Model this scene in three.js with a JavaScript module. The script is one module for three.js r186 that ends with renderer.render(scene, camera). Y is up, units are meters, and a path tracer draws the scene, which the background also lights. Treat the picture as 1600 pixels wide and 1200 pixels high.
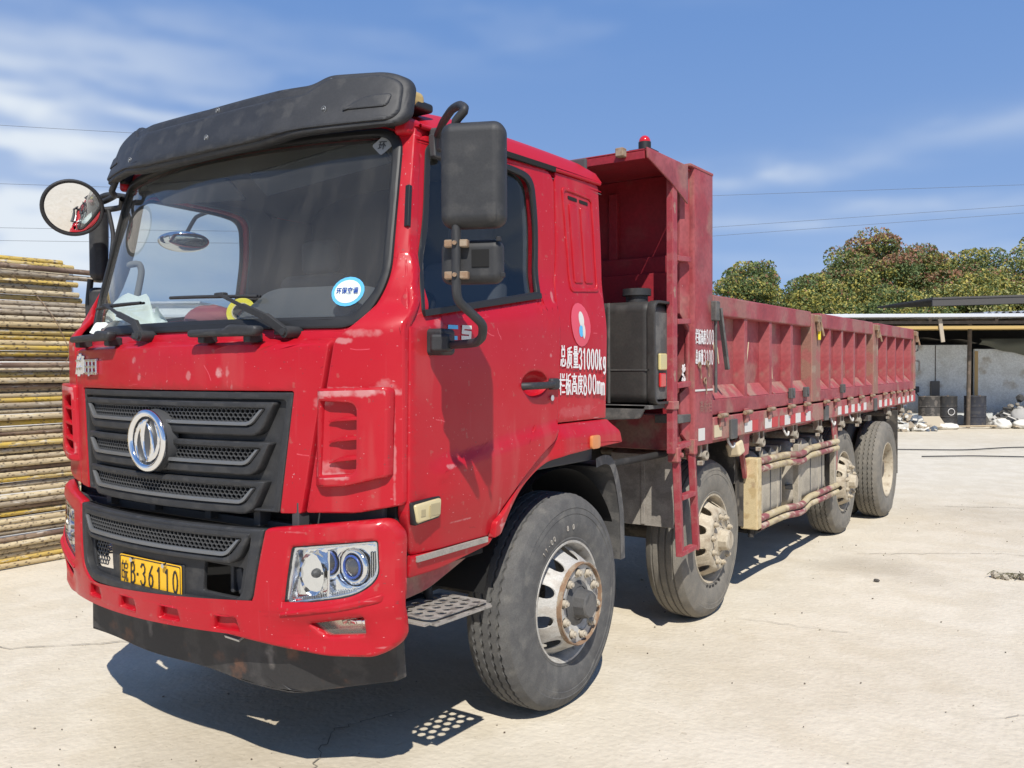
import * as THREE from 'three';
import { RoundedBoxGeometry } from 'three/addons/geometries/RoundedBoxGeometry.js';
import { mergeGeometries, toCreasedNormals } from 'three/addons/utils/BufferGeometryUtils.js';
import { TessellateModifier } from 'three/addons/modifiers/TessellateModifier.js';

// ---------- camera, sky, sun, exposure ----------
const scene = new THREE.Scene();
const camera = new THREE.PerspectiveCamera(47.42, 4 / 3, 0.1, 3000);
const YAW = 0.601, PITCH = 0.0202, ROLL = -0.0047;
camera.position.set(3.3935, 1.7276, 2.1624);
{
  const f = new THREE.Vector3(-Math.sin(YAW) * Math.cos(PITCH), -Math.sin(PITCH), -Math.cos(YAW) * Math.cos(PITCH));
  const r = new THREE.Vector3(Math.cos(YAW), 0, -Math.sin(YAW));
  const u = new THREE.Vector3().crossVectors(r, f);
  camera.up.copy(u.multiplyScalar(Math.cos(ROLL)).addScaledVector(r, -Math.sin(ROLL)));
  camera.lookAt(camera.position.clone().add(f));
}
const renderer = new THREE.WebGLRenderer({ antialias: true });
renderer.toneMapping = THREE.LinearToneMapping;
renderer.toneMappingExposure = 1.08;
renderer.shadowMap.enabled = true;
const SUN = new THREE.Vector3(0.535, 1, 0.54).normalize();
const sun = new THREE.DirectionalLight(new THREE.Color(1, 0.955, 0.88), 5.0);
sun.position.copy(SUN).multiplyScalar(60); sun.target.position.set(0, 0, -5);
sun.castShadow = true; sun.shadow.radius = 1; sun.shadow.mapSize.set(4096, 4096);
Object.assign(sun.shadow.camera, { left: -40, right: 40, top: 40, bottom: -40, near: 1, far: 140 });
scene.add(sun, sun.target);

// ---------- seeded noise ----------
let seed = 7;
const rnd = () => { seed = (seed * 1664525 + 1013904223) >>> 0; return seed / 4294967296; };
const rr = (a, b) => a + (b - a) * rnd();
const pick = (a) => a[Math.floor(rnd() * a.length)];
const clamp = (x, a = 0, b = 1) => Math.min(b, Math.max(a, x));
const ss = (a, b, x) => { const t = clamp((x - a) / (b - a)); return t * t * (3 - 2 * t); };
const mix = (a, b, t) => a + (b - a) * t;
const HT = new Float32Array(65536); for (let i = 0; i < 65536; i++) HT[i] = rnd();
const hash = (x, y) => HT[((x & 255) * 256 + (y & 255)) & 65535];
function vn(x, y, p = 256) {                       // value noise that repeats every p cells
  const xi = Math.floor(x), yi = Math.floor(y), fx = x - xi, fy = y - yi, u = fx * fx * (3 - 2 * fx), v = fy * fy * (3 - 2 * fy);
  let a, b, c, d; if ((p & (p - 1)) === 0) { const k = p - 1; a = xi & k; b = (xi + 1) & k; c = yi & k; d = (yi + 1) & k; } else { a = ((xi % p) + p) % p; b = (a + 1) % p; c = ((yi % p) + p) % p; d = (c + 1) % p; }
  a <<= 8; b <<= 8; const h0 = HT[a + c], h1 = HT[a + d], e = h0 + (HT[b + c] - h0) * u, f = h1 + (HT[b + d] - h1) * u; return e + (f - e) * v;
}
function fbm(x, y, o = 4, p = 256) { let s = 0, a = 0.5, n = 0; for (let i = 0; i < o; i++) { s += a * vn(x + i * 17, y + i * 31, p); n += a; a *= 0.5; x *= 2; y *= 2; p = Math.min(256, p * 2); } return s / n; }

{ // a computed sky: clear blue paling to the horizon, thin cirrus
  const W = 1024, H = 512, d = new Float32Array(W * H * 4);
  const az0 = Math.atan2(-Math.cos(YAW), -Math.sin(YAW));
  for (let j = 0; j < H; j++) for (let i = 0; i < W; i++) {
    const el = ((j + 0.5) / H - 0.5) * Math.PI, az = ((i + 0.5) / W - 0.5) * 2 * Math.PI;
    const e = Math.max(0, el), k = (j * W + i) * 4;
    const t = Math.pow(1 - Math.sin(e), 3.5), g = Math.pow(1 - Math.sin(e), 10);
    let c = [mix(0.10, 0.335, t) + 0.05 * g, mix(0.228, 0.50, t) + 0.04 * g, mix(0.54, 0.79, t)];
    let a = az - az0; while (a > Math.PI) a -= 2 * Math.PI; while (a < -Math.PI) a += 2 * Math.PI;
    // cirrus: streaks drawn out along azimuth, slightly tilted
    const el2 = el + 0.07 * a;
    const n1 = fbm(a * 3.2 + 11, el2 * 19 + 3, 6), n2 = fbm(a * 10 + 40 + 2.2 * vn(a * 6 + 9, el * 14), el2 * 74 + 9 + 2 * vn(a * 5, el * 10 + 40), 6), n3 = fbm(a * 1.1 + 3, el * 5 + 1, 3);
    let cl = ss(0.52, 0.80, n1 * 0.72 + n2 * 0.28) * ss(0.42, 0.70, n3) * 0.17;
    const bank = (ac, ec, wa, we, s) => { const q = ((a - ac) / wa) ** 2 + ((el - ec) / we) ** 2; return s * Math.exp(-q) * (0.22 + 1.35 * ss(0.34, 0.70, n1 * 0.42 + n2 * 0.58)); };
    // milky bank low on one side, a few trails on the other; more of the same round the horizon
    cl += bank(-0.58, 0.19, 0.24, 0.11, 1.3) + bank(-0.36, 0.33, 0.2, 0.05, 0.08) + bank(0.36, 0.160, 0.16, 0.013, 0.55) + bank(0.30, 0.205, 0.10, 0.016, 0.6) + bank(0.54, 0.235, 0.14, 0.018, 0.2) + bank(0.42, 0.11, 0.3, 0.02, 0.2);
    cl += bank(1.35, 0.2, 0.28, 0.06, 0.6) + bank(2.4, 0.16, 0.3, 0.06, 0.7) + bank(-1.5, 0.2, 0.35, 0.07, 0.7) + bank(-2.5, 0.24, 0.35, 0.06, 0.6);
    cl = clamp(cl, 0, 0.92);
    const w = [0.75, 0.81, 0.87];
    for (let q = 0; q < 3; q++) d[k + q] = el < 0 ? [0.38, 0.36, 0.31][q] : mix(c[q], w[q], cl);
    d[k + 3] = 1;
  }
  const t = new THREE.DataTexture(d, W, H, THREE.RGBAFormat, THREE.FloatType);
  t.mapping = THREE.EquirectangularReflectionMapping; t.magFilter = THREE.LinearFilter; t.minFilter = THREE.LinearFilter; t.needsUpdate = true;
  scene.background = t; scene.environment = t;
}

// ---------- textures and materials ----------
const SR = new Uint8ClampedArray(4097); for (let i = 0; i < 4097; i++) { const v = i / 4096; SR[i] = Math.round(255 * (v <= 0.0031308 ? v * 12.92 : 1.055 * Math.pow(v, 1 / 2.4) - 0.055)); }
function ctex(W, H, fn, draw, rx = 1, ry = 1, ox = 0, oy = 0) {       // colour map: fn(u,v) gives linear rgb, draw(ctx) paints over it
  const c = document.createElement('canvas'); c.width = W; c.height = H; const x = c.getContext('2d'), im = x.createImageData(W, H), D = im.data;
  for (let j = 0; j < H; j++) for (let i = 0; i < W; i++) { const p = fn(i / W, 1 - j / H), k = (j * W + i) * 4; for (let q = 0; q < 3; q++) D[k + q] = SR[(clamp(p[q]) * 4096) | 0]; D[k + 3] = 255; }
  x.putImageData(im, 0, 0); if (draw) draw(x, W, H);
  const t = new THREE.CanvasTexture(c); t.colorSpace = THREE.SRGBColorSpace; t.wrapS = t.wrapT = THREE.RepeatWrapping; t.repeat.set(rx, ry); t.offset.set(ox, oy); t.anisotropy = 8;
  return t;
}
function gtex(W, H, fn, rx = 1, ry = 1) {                             // grey data map (bump, roughness)
  const d = new Uint8Array(W * H * 4);
  for (let j = 0; j < H; j++) for (let i = 0; i < W; i++) { const v = 255 * clamp(fn(i / W, j / H)), k = (j * W + i) * 4; d[k] = d[k + 1] = d[k + 2] = v; d[k + 3] = 255; }
  const t = new THREE.DataTexture(d, W, H); t.magFilter = THREE.LinearFilter; t.minFilter = THREE.LinearMipmapLinearFilter; t.generateMipmaps = true; t.wrapS = t.wrapT = THREE.RepeatWrapping; t.repeat.set(rx, ry); t.needsUpdate = true;
  return t;
}
const lerp3 = (a, b, t) => [mix(a[0], b[0], t), mix(a[1], b[1], t), mix(a[2], b[2], t)];
const lin = (r, g, b) => new THREE.Color().setRGB(r, g, b);
const std = (r, g, b, rough = 0.6, metal = 0, extra = {}) => new THREE.MeshStandardMaterial({ color: lin(r, g, b), roughness: rough, metalness: metal, ...extra });
const fineBump = gtex(256, 256, (u, v) => fbm(u * 32, v * 32, 4, 32), 4, 4);
const softBump = gtex(256, 256, (u, v) => fbm(u * 8, v * 8, 4, 8), 1, 1);
const smudge = gtex(512, 512, (u, v) => 0.28 + 0.36 * fbm(u * 8, v * 8, 5, 8), 0.7, 0.7);
const RED = [0.41, 0.0045, 0.0135], PINK = [0.47, 0.07, 0.085], PALE = [0.56, 0.33, 0.32];
// red paint as it is, with chalked and chipped places drawn where they are (metres on the panel)
function paintTex(x0, y0, w, h, marks, px = 1024) {
  return ctex(px, Math.round(px * h / w), (u, v) => {
    const X = x0 + u * w, Y = y0 + v * h;
    const a = fbm(X * 2.1 + 5, Y * 2.1 + 9, 5), b = fbm(X * 30, Y * 30, 3), s = fbm(X * 60, Y * 3, 3);
    let c = lerp3(RED, PINK, 0.10 * ss(0.45, 0.75, a) + 0.03 * b);
    if (b > 0.82) c = lerp3(c, [0.35, 0.1, 0.08], 0.4);
    if (s > 0.78) c = lerp3(c, PINK, 0.3 * (s - 0.78) / 0.22);
    for (const m of marks) {
      const q = ((X - m[0]) / m[2]) ** 2 + ((Y - m[1]) / m[3]) ** 2; if (q > 4) continue;
      const n = fbm(X * 22 + m[0] * 50, Y * 22, 4); c = lerp3(c, PALE, m[4] * 0.8 * ss(1.0, 0.0, q * 0.8 + (n - 0.5) * 2.4 + (fbm(X * 90, Y * 90, 2) - 0.5) * 0.6));
    }
    const ch = fbm(X * 120 + 3, Y * 120, 2), dn = fbm(X * 4 + 70, Y * 4, 3); if (ch > 0.90 - 0.05 * ss(0.45, 0.7, dn)) c = lerp3(c, hash(Math.floor(X * 60), Math.floor(Y * 60)) > 0.5 ? PALE : [0.12, 0.05, 0.045], 0.75);
    c = lerp3(c, [0.40, 0.20, 0.17], 0.10 * ss(0.5, 0.75, fbm(X * 14 + 9, Y * 2.2 + 4, 4)) * ss(0.4, 0.65, fbm(X * 1.7 + 30, Y * 1.7, 3)));
    return c;
  }, (g) => { const P = g.canvas.width / w; g.lineCap = 'round'; for (let i = 0; i < 30; i++) { const X = x0 + rnd() * w, Y = y0 + 0.2 + rnd() * 1.5; let px = (X - x0) * P, py = (h - (Y - y0)) * P; g.strokeStyle = pick(['rgba(235,170,165,0.55)', 'rgba(250,215,210,0.6)', 'rgba(95,10,18,0.55)']); g.lineWidth = rr(0.5, 1.3); g.beginPath(); g.moveTo(px, py); const a = rr(-0.5, 0.5) + (rnd() < 0.3 ? 1.4 : 0); for (let k = 0; k < 4; k++) { px += Math.cos(a) * rr(2, 12); py += Math.sin(a) * rr(2, 9) + rr(-1.5, 1.5); g.lineTo(px, py); } g.stroke(); } }, 1 / w, 1 / h, -x0 / w, -y0 / h);
}
const frontMap = paintTex(-1.25, 0.5, 2.5, 2.5, [[0.40, 1.715, 0.022, 0.026, 0.75], [0.22, 1.70, 0.014, 0.02, 0.45], [-0.16, 1.76, 0.016, 0.022, 0.45], [-0.12, 1.69, 0.014, 0.02, 0.5], [0.44, 1.70, 0.012, 0.05, 0.5], [0.46, 1.62, 0.008, 0.06, 0.4],
  [1.05, 1.86, 0.08, 0.018, 0.45], [0.955, 1.832, 0.04, 0.012, 0.6], [0.99, 1.632, 0.16, 0.020, 0.75], [1.12, 1.65, 0.04, 0.03, 0.45], [0.87, 1.60, 0.04, 0.03, 0.5], [0.90, 1.335, 0.05, 0.035, 0.5], [0.93, 1.31, 0.09, 0.012, 0.7], [1.14, 1.40, 0.006, 0.2, 0.5],
  [1.08, 0.845, 0.03, 0.003, 0.4], [1.12, 0.66, 0.03, 0.004, 0.4], [0.8, 1.09, 0.08, 0.004, 0.25]]);
const sideMap = paintTex(0, 0.5, 2.4, 2.4, [[0.55, 1.9, 0.03, 0.02, 0.3], [0.62, 1.325, 0.03, 0.012, 0.6], [1.0, 1.03, 0.05, 0.008, 0.5], [0.98, 1.05, 0.012, 0.1, 0.4], [1.7, 1.445, 0.05, 0.012, 0.9], [1.86, 1.45, 0.04, 0.010, 0.9], [1.05, 1.1, 0.008, 0.015, 0.6], [0.7, 1.09, 0.06, 0.005, 0.5], [1.48, 2.06, 0.012, 0.03, 0.5], [1.7, 1.5, 0.2, 0.03, 0.16], [1.4, 1.78, 0.01, 0.01, 0.5], [0.5, 0.97, 0.2, 0.008, 0.3]]);
const phys = (o) => new THREE.MeshPhysicalMaterial(o);
const paintOpt = { roughness: 0.42, roughnessMap: smudge, specularIntensity: 0.5, clearcoat: 0.25, clearcoatRoughness: 0.09, bumpMap: softBump, bumpScale: 0.0002 };
const M = {
  front: phys({ map: frontMap, ...paintOpt, roughness: 1 }), side: phys({ map: sideMap, ...paintOpt, roughness: 1 }),
  red: phys({ color: lin(0.42, 0.007, 0.016), roughness: 0.45, specularIntensity: 0.55, clearcoat: 0.08, clearcoatRoughness: 0.3 }),
  
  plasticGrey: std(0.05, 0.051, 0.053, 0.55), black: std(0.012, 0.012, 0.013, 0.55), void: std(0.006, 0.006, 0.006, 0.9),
  rubberSeal: std(0.014, 0.014, 0.014, 0.5), trim: std(0.16, 0.165, 0.17, 0.38, 0.35), honey: std(0.10, 0.102, 0.105, 0.38, 0.4),
  chrome: std(0.86, 0.87, 0.88, 0.09, 1), chromeDull: std(0.72, 0.73, 0.74, 0.25, 1), mirror: std(0.93, 0.94, 0.95, 0.02, 1), alu: std(0.55, 0.55, 0.53, 0.45, 0.6),
  glass: phys({ color: lin(0.80, 0.85, 0.86), roughness: 0.03, transmission: 1, thickness: 0, ior: 1.5 }),
  sideGlass: phys({ color: lin(0.70, 0.74, 0.75), roughness: 0.03, transmission: 1, thickness: 0, ior: 1.5 }),
  lens: phys({ color: lin(0.97, 0.98, 0.98), roughness: 0.02, transmission: 1, thickness: 0, ior: 1.5 }), lensHazy: phys({ color: lin(0.86, 0.84, 0.72), roughness: 0.25, transmission: 0.9, thickness: 0, ior: 1.5 }),
  amber: phys({ color: lin(0.55, 0.20, 0.06), roughness: 0.35, clearcoat: 0.4 }), amberDirty: phys({ color: lin(0.42, 0.30, 0.10), roughness: 0.4, clearcoat: 0.3 }), redLamp: phys({ color: lin(0.5, 0.01, 0.01), roughness: 0.15, clearcoat: 0.8 }),
  blue: std(0.02, 0.065, 0.30, 0.3), white: std(0.80, 0.79, 0.77, 0.55), whitePaint: std(0.72, 0.70, 0.68, 0.6), ink: std(0.014, 0.014, 0.014, 0.6),
  plate: std(0.80, 0.44, 0.015, 0.45), cream: std(0.56, 0.47, 0.31, 0.7), nut: std(0.42, 0.37, 0.29, 0.75), interior: std(0.06, 0.062, 0.066, 0.85), interiorLight: std(0.20, 0.19, 0.17, 0.9), seat: std(0.10, 0.10, 0.105, 0.9), decalBlue: std(0.10, 0.42, 0.72, 0.5),
  tapeWhite: std(0.60, 0.58, 0.54, 0.6), tapeRed: std(0.46, 0.045, 0.045, 0.6), paper: std(0.72, 0.78, 0.70, 0.9), clothRed: std(0.30, 0.09, 0.10, 0.95), yellow: std(0.75, 0.62, 0.03, 0.5),
};
function mottle(cols, scale, rough, o = {}) {                          // a material with layered patches of several colours, uv in metres
  const S = o.size || 384, per = o.period || 8, m = o.metres || 1.5;
  const map = ctex(S, S, (u, v) => {
    const x = u * per, y = v * per; let c = cols[0];
    for (let i = 1; i < cols.length; i++) { const n = fbm(x + i * 13, y + i * 29, 5, per); const th = cols[i][3] ?? 0.55; c = lerp3(c, cols[i], (cols[i][4] ?? 1) * ss(th - 0.03, th + (cols[i][5] ? 0.28 : 0.17), n)); }
    const g = 0.86 + 0.28 * vn(u * 128, v * 128, 128); return [c[0] * g, c[1] * g, c[2] * g];
  }, null, 1 / m, 1 / m);
  return new THREE.MeshStandardMaterial({ map, roughness: rough, metalness: o.metal || 0, bumpMap: o.bump === 0 ? null : softBump, bumpScale: o.bump ?? 0.0005 });
}
M.plastic = mottle([[0.022, 0.0225, 0.024], [0.032, 0.032, 0.033, 0.45, 0.8, 1], [0.055, 0.053, 0.05, 0.62, 0.5]], 1, 0.6, { metres: 0.55, bump: 0.0003 });
M.boxRed = mottle([[0.275, 0.040, 0.046], [0.31, 0.075, 0.078, 0.44, 0.8], [0.28, 0.14, 0.11, 0.56, 0.7], [0.17, 0.025, 0.032, 0.66, 0.5]], 1, 0.58, { metres: 1.9 });
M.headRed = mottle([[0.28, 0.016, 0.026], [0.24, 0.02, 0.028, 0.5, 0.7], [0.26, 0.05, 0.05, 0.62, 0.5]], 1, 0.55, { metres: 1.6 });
M.boxDusty = mottle([[0.32, 0.065, 0.068], [0.30, 0.17, 0.13, 0.47, 0.9], [0.36, 0.10, 0.10, 0.58, 0.7], [0.36, 0.28, 0.2, 0.66, 0.6]], 1, 0.7, { metres: 1.3 });
M.postBrown = mottle([[0.26, 0.13, 0.095], [0.31, 0.09, 0.085, 0.52, 0.8], [0.30, 0.22, 0.16, 0.6, 0.8]], 1, 0.75, { metres: 0.9 });
M.ladder = mottle([[0.30, 0.038, 0.05], [0.34, 0.11, 0.105, 0.50, 0.5], [0.34, 0.24, 0.17, 0.70, 0.7]], 1, 0.6, { metres: 0.5 });
M.tankBlack = mottle([[0.030, 0.028, 0.026], [0.042, 0.039, 0.035, 0.5, 0.6], [0.06, 0.055, 0.05, 0.66, 0.4]], 1, 0.6, { metres: 1.0 });
M.dusty = mottle([[0.36, 0.32, 0.25], [0.28, 0.25, 0.20, 0.52, 0.7], [0.44, 0.39, 0.31, 0.58, 0.6]], 1, 0.9, { metres: 0.9 });
M.dustyDark = mottle([[0.05, 0.045, 0.04], [0.12, 0.105, 0.085, 0.5, 0.8], [0.20, 0.175, 0.14, 0.62, 0.6]], 1, 0.9, { metres: 0.8 });
M.frame = mottle([[0.02, 0.019, 0.018], [0.05, 0.045, 0.04, 0.55, 0.7]], 1, 0.85, { metres: 0.8 });
M.fender = mottle([[0.075, 0.073, 0.07], [0.14, 0.132, 0.12, 0.5, 0.7]], 1, 0.75, { metres: 0.7 });
M.mudplate = mottle([[0.28, 0.255, 0.22], [0.20, 0.18, 0.155, 0.52, 0.7], [0.36, 0.33, 0.28, 0.6, 0.6]], 1, 0.8, { metres: 0.6 });
M.steelBar = mottle([[0.022, 0.021, 0.021], [0.045, 0.042, 0.04, 0.5, 0.8], [0.12, 0.055, 0.03, 0.63, 0.75], [0.20, 0.18, 0.16, 0.74, 0.6]], 1, 0.6, { metres: 0.8 });
M.step = mottle([[0.30, 0.275, 0.24], [0.12, 0.105, 0.09, 0.54, 0.8], [0.42, 0.39, 0.34, 0.6, 0.6]], 1, 0.7, { metres: 0.3, metal: 0.2 });
M.rubber = mottle([[0.085, 0.083, 0.08], [0.11, 0.107, 0.10, 0.40, 0.7, 1], [0.06, 0.06, 0.06, 0.56, 0.5, 1], [0.17, 0.16, 0.14, 0.60, 0.4, 1]], 1, 0.88, { metres: 0.42, bump: 0.001 });
M.rubberDusty = mottle([[0.165, 0.152, 0.128], [0.20, 0.18, 0.148, 0.42, 0.7, 1], [0.125, 0.117, 0.102, 0.56, 0.5, 1]], 1, 0.92, { metres: 0.42, bump: 0.001 });
M.rimSilver = mottle([[0.42, 0.405, 0.37], [0.34, 0.30, 0.25, 0.5, 0.6], [0.13, 0.11, 0.09, 0.66, 0.7], [0.52, 0.50, 0.46, 0.58, 0.5]], 1, 0.55, { metres: 0.35 });
M.rimCream = mottle([[0.46, 0.40, 0.30], [0.36, 0.30, 0.215, 0.48, 0.8], [0.24, 0.18, 0.12, 0.62, 0.7]], 1, 0.7, { metres: 0.4 });
M.rust = mottle([[0.24, 0.15, 0.09], [0.32, 0.26, 0.19, 0.5, 0.8], [0.12, 0.07, 0.045, 0.62, 0.7]], 1, 0.85, { metres: 0.3 });
M.rustTube = mottle([[0.30, 0.27, 0.22], [0.20, 0.14, 0.10, 0.5, 0.8]], 1, 0.85, { metres: 0.3 });

const dustAlpha = gtex(768, 384, (u, v) => 0.02 + 0.07 * fbm(u * 5, v * 4, 4) + 0.014 * ss(0.5, 0.75, fbm(u * 60, v * 5 + 3, 4)), 1 / 2.2, 1 / 1.2); dustAlpha.offset.set(0.5, -1.8 / 1.2);
M.dustFilm = new THREE.MeshStandardMaterial({ color: lin(0.55, 0.52, 0.46), roughness: 1, transparent: true, alphaMap: dustAlpha, side: THREE.DoubleSide });
// ---------- geometry helpers ----------
const V = (x, y, z) => new THREE.Vector3(x, y, z);
function clean(g) {
  if (g.index) g = g.toNonIndexed();
  for (const k of Object.keys(g.attributes)) if (!['position', 'normal', 'uv', 'color'].includes(k)) g.deleteAttribute(k);
  if (!g.attributes.normal) g.computeVertexNormals();
  if (!g.attributes.uv) g.setAttribute('uv', new THREE.BufferAttribute(new Float32Array(g.attributes.position.count * 2), 2));
  return g;
}
const merge = (a) => { a = a.flat(9).map(clean); return a.length === 1 ? a[0] : mergeGeometries(a); };
function planarUV(g, s = 1) {                                          // uv in metres from the face's own direction
  g = clean(g); const p = g.attributes.position, n = g.attributes.normal, uv = new Float32Array(p.count * 2);
  for (let i = 0; i < p.count; i++) { const a = Math.abs(n.getX(i)), b = Math.abs(n.getY(i)), c = Math.abs(n.getZ(i)); const X = p.getX(i), Y = p.getY(i), Z = p.getZ(i); uv.set(a >= b && a >= c ? [-Z * s, Y * s] : b >= c ? [X * s, Z * s] : [X * s, Y * s], i * 2); }
  g.setAttribute('uv', new THREE.BufferAttribute(uv, 2)); return g;
}
function bx(w, h, d, x = 0, y = 0, z = 0, r = 0.006, rx = 0, ry = 0, rz = 0) {
  const rad = Math.min(r, w / 2.01, h / 2.01, d / 2.01);
  const g = rad > 0 ? new RoundedBoxGeometry(w, h, d, r > 0.012 ? 3 : 1, rad) : new THREE.BoxGeometry(w, h, d);
  return planarUV(g.applyMatrix4(new THREE.Matrix4().makeRotationFromEuler(new THREE.Euler(rx, ry, rz)).setPosition(x, y, z)));
}
const box2 = (x0, x1, y0, y1, z0, z1, r) => bx(Math.abs(x1 - x0), Math.abs(y1 - y0), Math.abs(z1 - z0), (x0 + x1) / 2, (y0 + y1) / 2, (z0 + z1) / 2, r);
function bar(a, b, r, seg = 10, r2 = r) {
  const d = V().subVectors(b, a), g = new THREE.CylinderGeometry(r2, r, d.length(), seg, 1);
  const uv = g.attributes.uv; for (let i = 0; i < uv.count; i++) uv.setXY(i, uv.getX(i) * 6.28 * r, uv.getY(i) * d.length());
  g.applyQuaternion(new THREE.Quaternion().setFromUnitVectors(V(0, 1, 0), d.clone().normalize())); g.translate((a.x + b.x) / 2, (a.y + b.y) / 2, (a.z + b.z) / 2); return g;
}
function sqbar(a, b, w, h) {                                           // square section bar
  const d = V().subVectors(b, a), g = new RoundedBoxGeometry(w, d.length(), h, 1, Math.min(w, h) * 0.12);
  g.applyQuaternion(new THREE.Quaternion().setFromUnitVectors(V(0, 1, 0), d.clone().normalize())); g.translate((a.x + b.x) / 2, (a.y + b.y) / 2, (a.z + b.z) / 2); return planarUV(g);
}
const tube = (pts, r, n = 40, seg = 10, t = 0.3) => new THREE.TubeGeometry(new THREE.CatmullRomCurve3(pts.map((p) => (p.isVector3 ? p : V(...p))), false, 'catmullrom', t), n, r, seg);
function lathe(pts, seg = 48) { const g = new THREE.LatheGeometry(pts.map(([x, r]) => new THREE.Vector2(r, x)), seg); g.rotateZ(-Math.PI / 2); return planarUV(toCreasedNormals(g, 0.5)); } // turned about the x axis, pts are [x, radius]
function shp(pts, round = 0) {                                         // polygon, corners rounded by `round` (or by a third number per point)
  const s = new THREE.Shape(), n = pts.length;
  for (let i = 0; i < n; i++) {
    const p = pts[i], a = pts[(i + n - 1) % n], b = pts[(i + 1) % n], r = p[2] ?? round;
    const da = Math.hypot(a[0] - p[0], a[1] - p[1]), db = Math.hypot(b[0] - p[0], b[1] - p[1]), k = Math.min(r, da * 0.49, db * 0.49);
    const p1 = [p[0] + (a[0] - p[0]) / da * k, p[1] + (a[1] - p[1]) / da * k], p2 = [p[0] + (b[0] - p[0]) / db * k, p[1] + (b[1] - p[1]) / db * k];
    if (i === 0) s.moveTo(...p1); else s.lineTo(...p1);
    if (k > 1e-4) s.quadraticCurveTo(p[0], p[1], ...p2);
  }
  s.closePath(); return s;
}
const holed = (outer, ...holes) => { for (const h of holes) outer.holes.push(new THREE.Path(h.getPoints(8))); return outer; };
const mirrorPts = (p) => [...p, ...p.slice().reverse().map((q) => [-q[0], q[1], ...(q.length > 2 ? [q[2]] : [])])];
const tess = (g, max) => new TessellateModifier(max, 9).modify(clean(g));
function warp(g, map, crease = 0.5) {
  const p = g.attributes.position; for (let i = 0; i < p.count; i++) { const q = map(p.getX(i), p.getY(i), p.getZ(i)); p.setXYZ(i, q[0], q[1], q[2]); }
  g.deleteAttribute('normal'); g.computeVertexNormals(); return crease ? toCreasedNormals(g, crease) : g;
}
function panel(shape, map, { depth = 0.02, bevel = 0.005, max = 0.06, crease = 0.5 } = {}) {     // thick bent sheet; its outer face is at d = 0
  const g = new THREE.ExtrudeGeometry(shape, { depth: Math.max(0.001, depth - 2 * bevel), bevelEnabled: bevel > 0, bevelThickness: bevel, bevelSize: bevel, bevelOffset: -bevel, bevelSegments: 2, curveSegments: 8 });
  g.translate(0, 0, -(Math.max(0.001, depth - 2 * bevel) + bevel)); return warp(tess(g, max), map, crease);
}
const pane = (shape, map, max = 0.06) => warp(tess(new THREE.ShapeGeometry(shape, 10), max), map, 0.8);
function grid(nu, nv, fn, us = 1, vs = 1) {
  const g = new THREE.PlaneGeometry(1, 1, nu, nv), p = g.attributes.position, uv = g.attributes.uv;
  for (let i = 0; i < p.count; i++) { const u = p.getX(i) + 0.5, v = p.getY(i) + 0.5, q = fn(u, v); p.setXYZ(i, ...q); uv.setXY(i, u * us, v * vs); }
  g.computeVertexNormals(); return clean(g);
}
function flipX(g) { g = clean(g).clone(); const p = g.attributes.position, n = g.attributes.normal; for (let i = 0; i < p.count; i++) { p.setX(i, -p.getX(i)); n.setX(i, -n.getX(i)); }
  for (const k of Object.keys(g.attributes)) { const a = g.attributes[k], s = a.itemSize, A = a.array; for (let t = 0; t < a.count; t += 3) for (let q = 0; q < s; q++) { const w = A[(t + 1) * s + q]; A[(t + 1) * s + q] = A[(t + 2) * s + q]; A[(t + 2) * s + q] = w; } } return g; }
const arc = (r, a0, a1, n = 12, cx = 0, cy = 0) => Array.from({ length: n + 1 }, (_, i) => { const t = a0 + (a1 - a0) * i / n; return [cx + r * Math.cos(t), cy + r * Math.sin(t)]; });
const ellipse = (cx, cy, a, b, n = 32) => { const s = new THREE.Shape(); s.absellipse(cx, cy, a, b, 0, Math.PI * 2); return s; };

// ---------- scene helpers ----------
const used = {};
const numbered = (n) => { const k = used[n] = (used[n] ?? -1) + 1; return k ? n + '_' + String(k).padStart(3, '0') : n; };
function part(name, geos, mat, parent) { const m = new THREE.Mesh(merge([geos]), mat); m.name = name; m.castShadow = m.receiveShadow = true; parent.add(m); return m; }
const tag = (o, label, category, group, kind) => { o.userData = { label, category }; if (group) o.userData.group = group; if (kind) o.userData.kind = kind; return o; };
function thing(name, label, category, pos = [0, 0, 0], turn = 0, group) { const o = new THREE.Group(); o.name = numbered(name); o.position.set(...pos); o.rotation.y = turn; scene.add(o); return tag(o, label, category, group); }
function solo(name, geos, mat, label, category, group, kind) { const m = part(numbered(name), geos, mat, scene); return tag(m, label, category, group, kind); }
const sub = (name, parent) => { const o = new THREE.Group(); o.name = name; parent.add(o); return o; };

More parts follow.
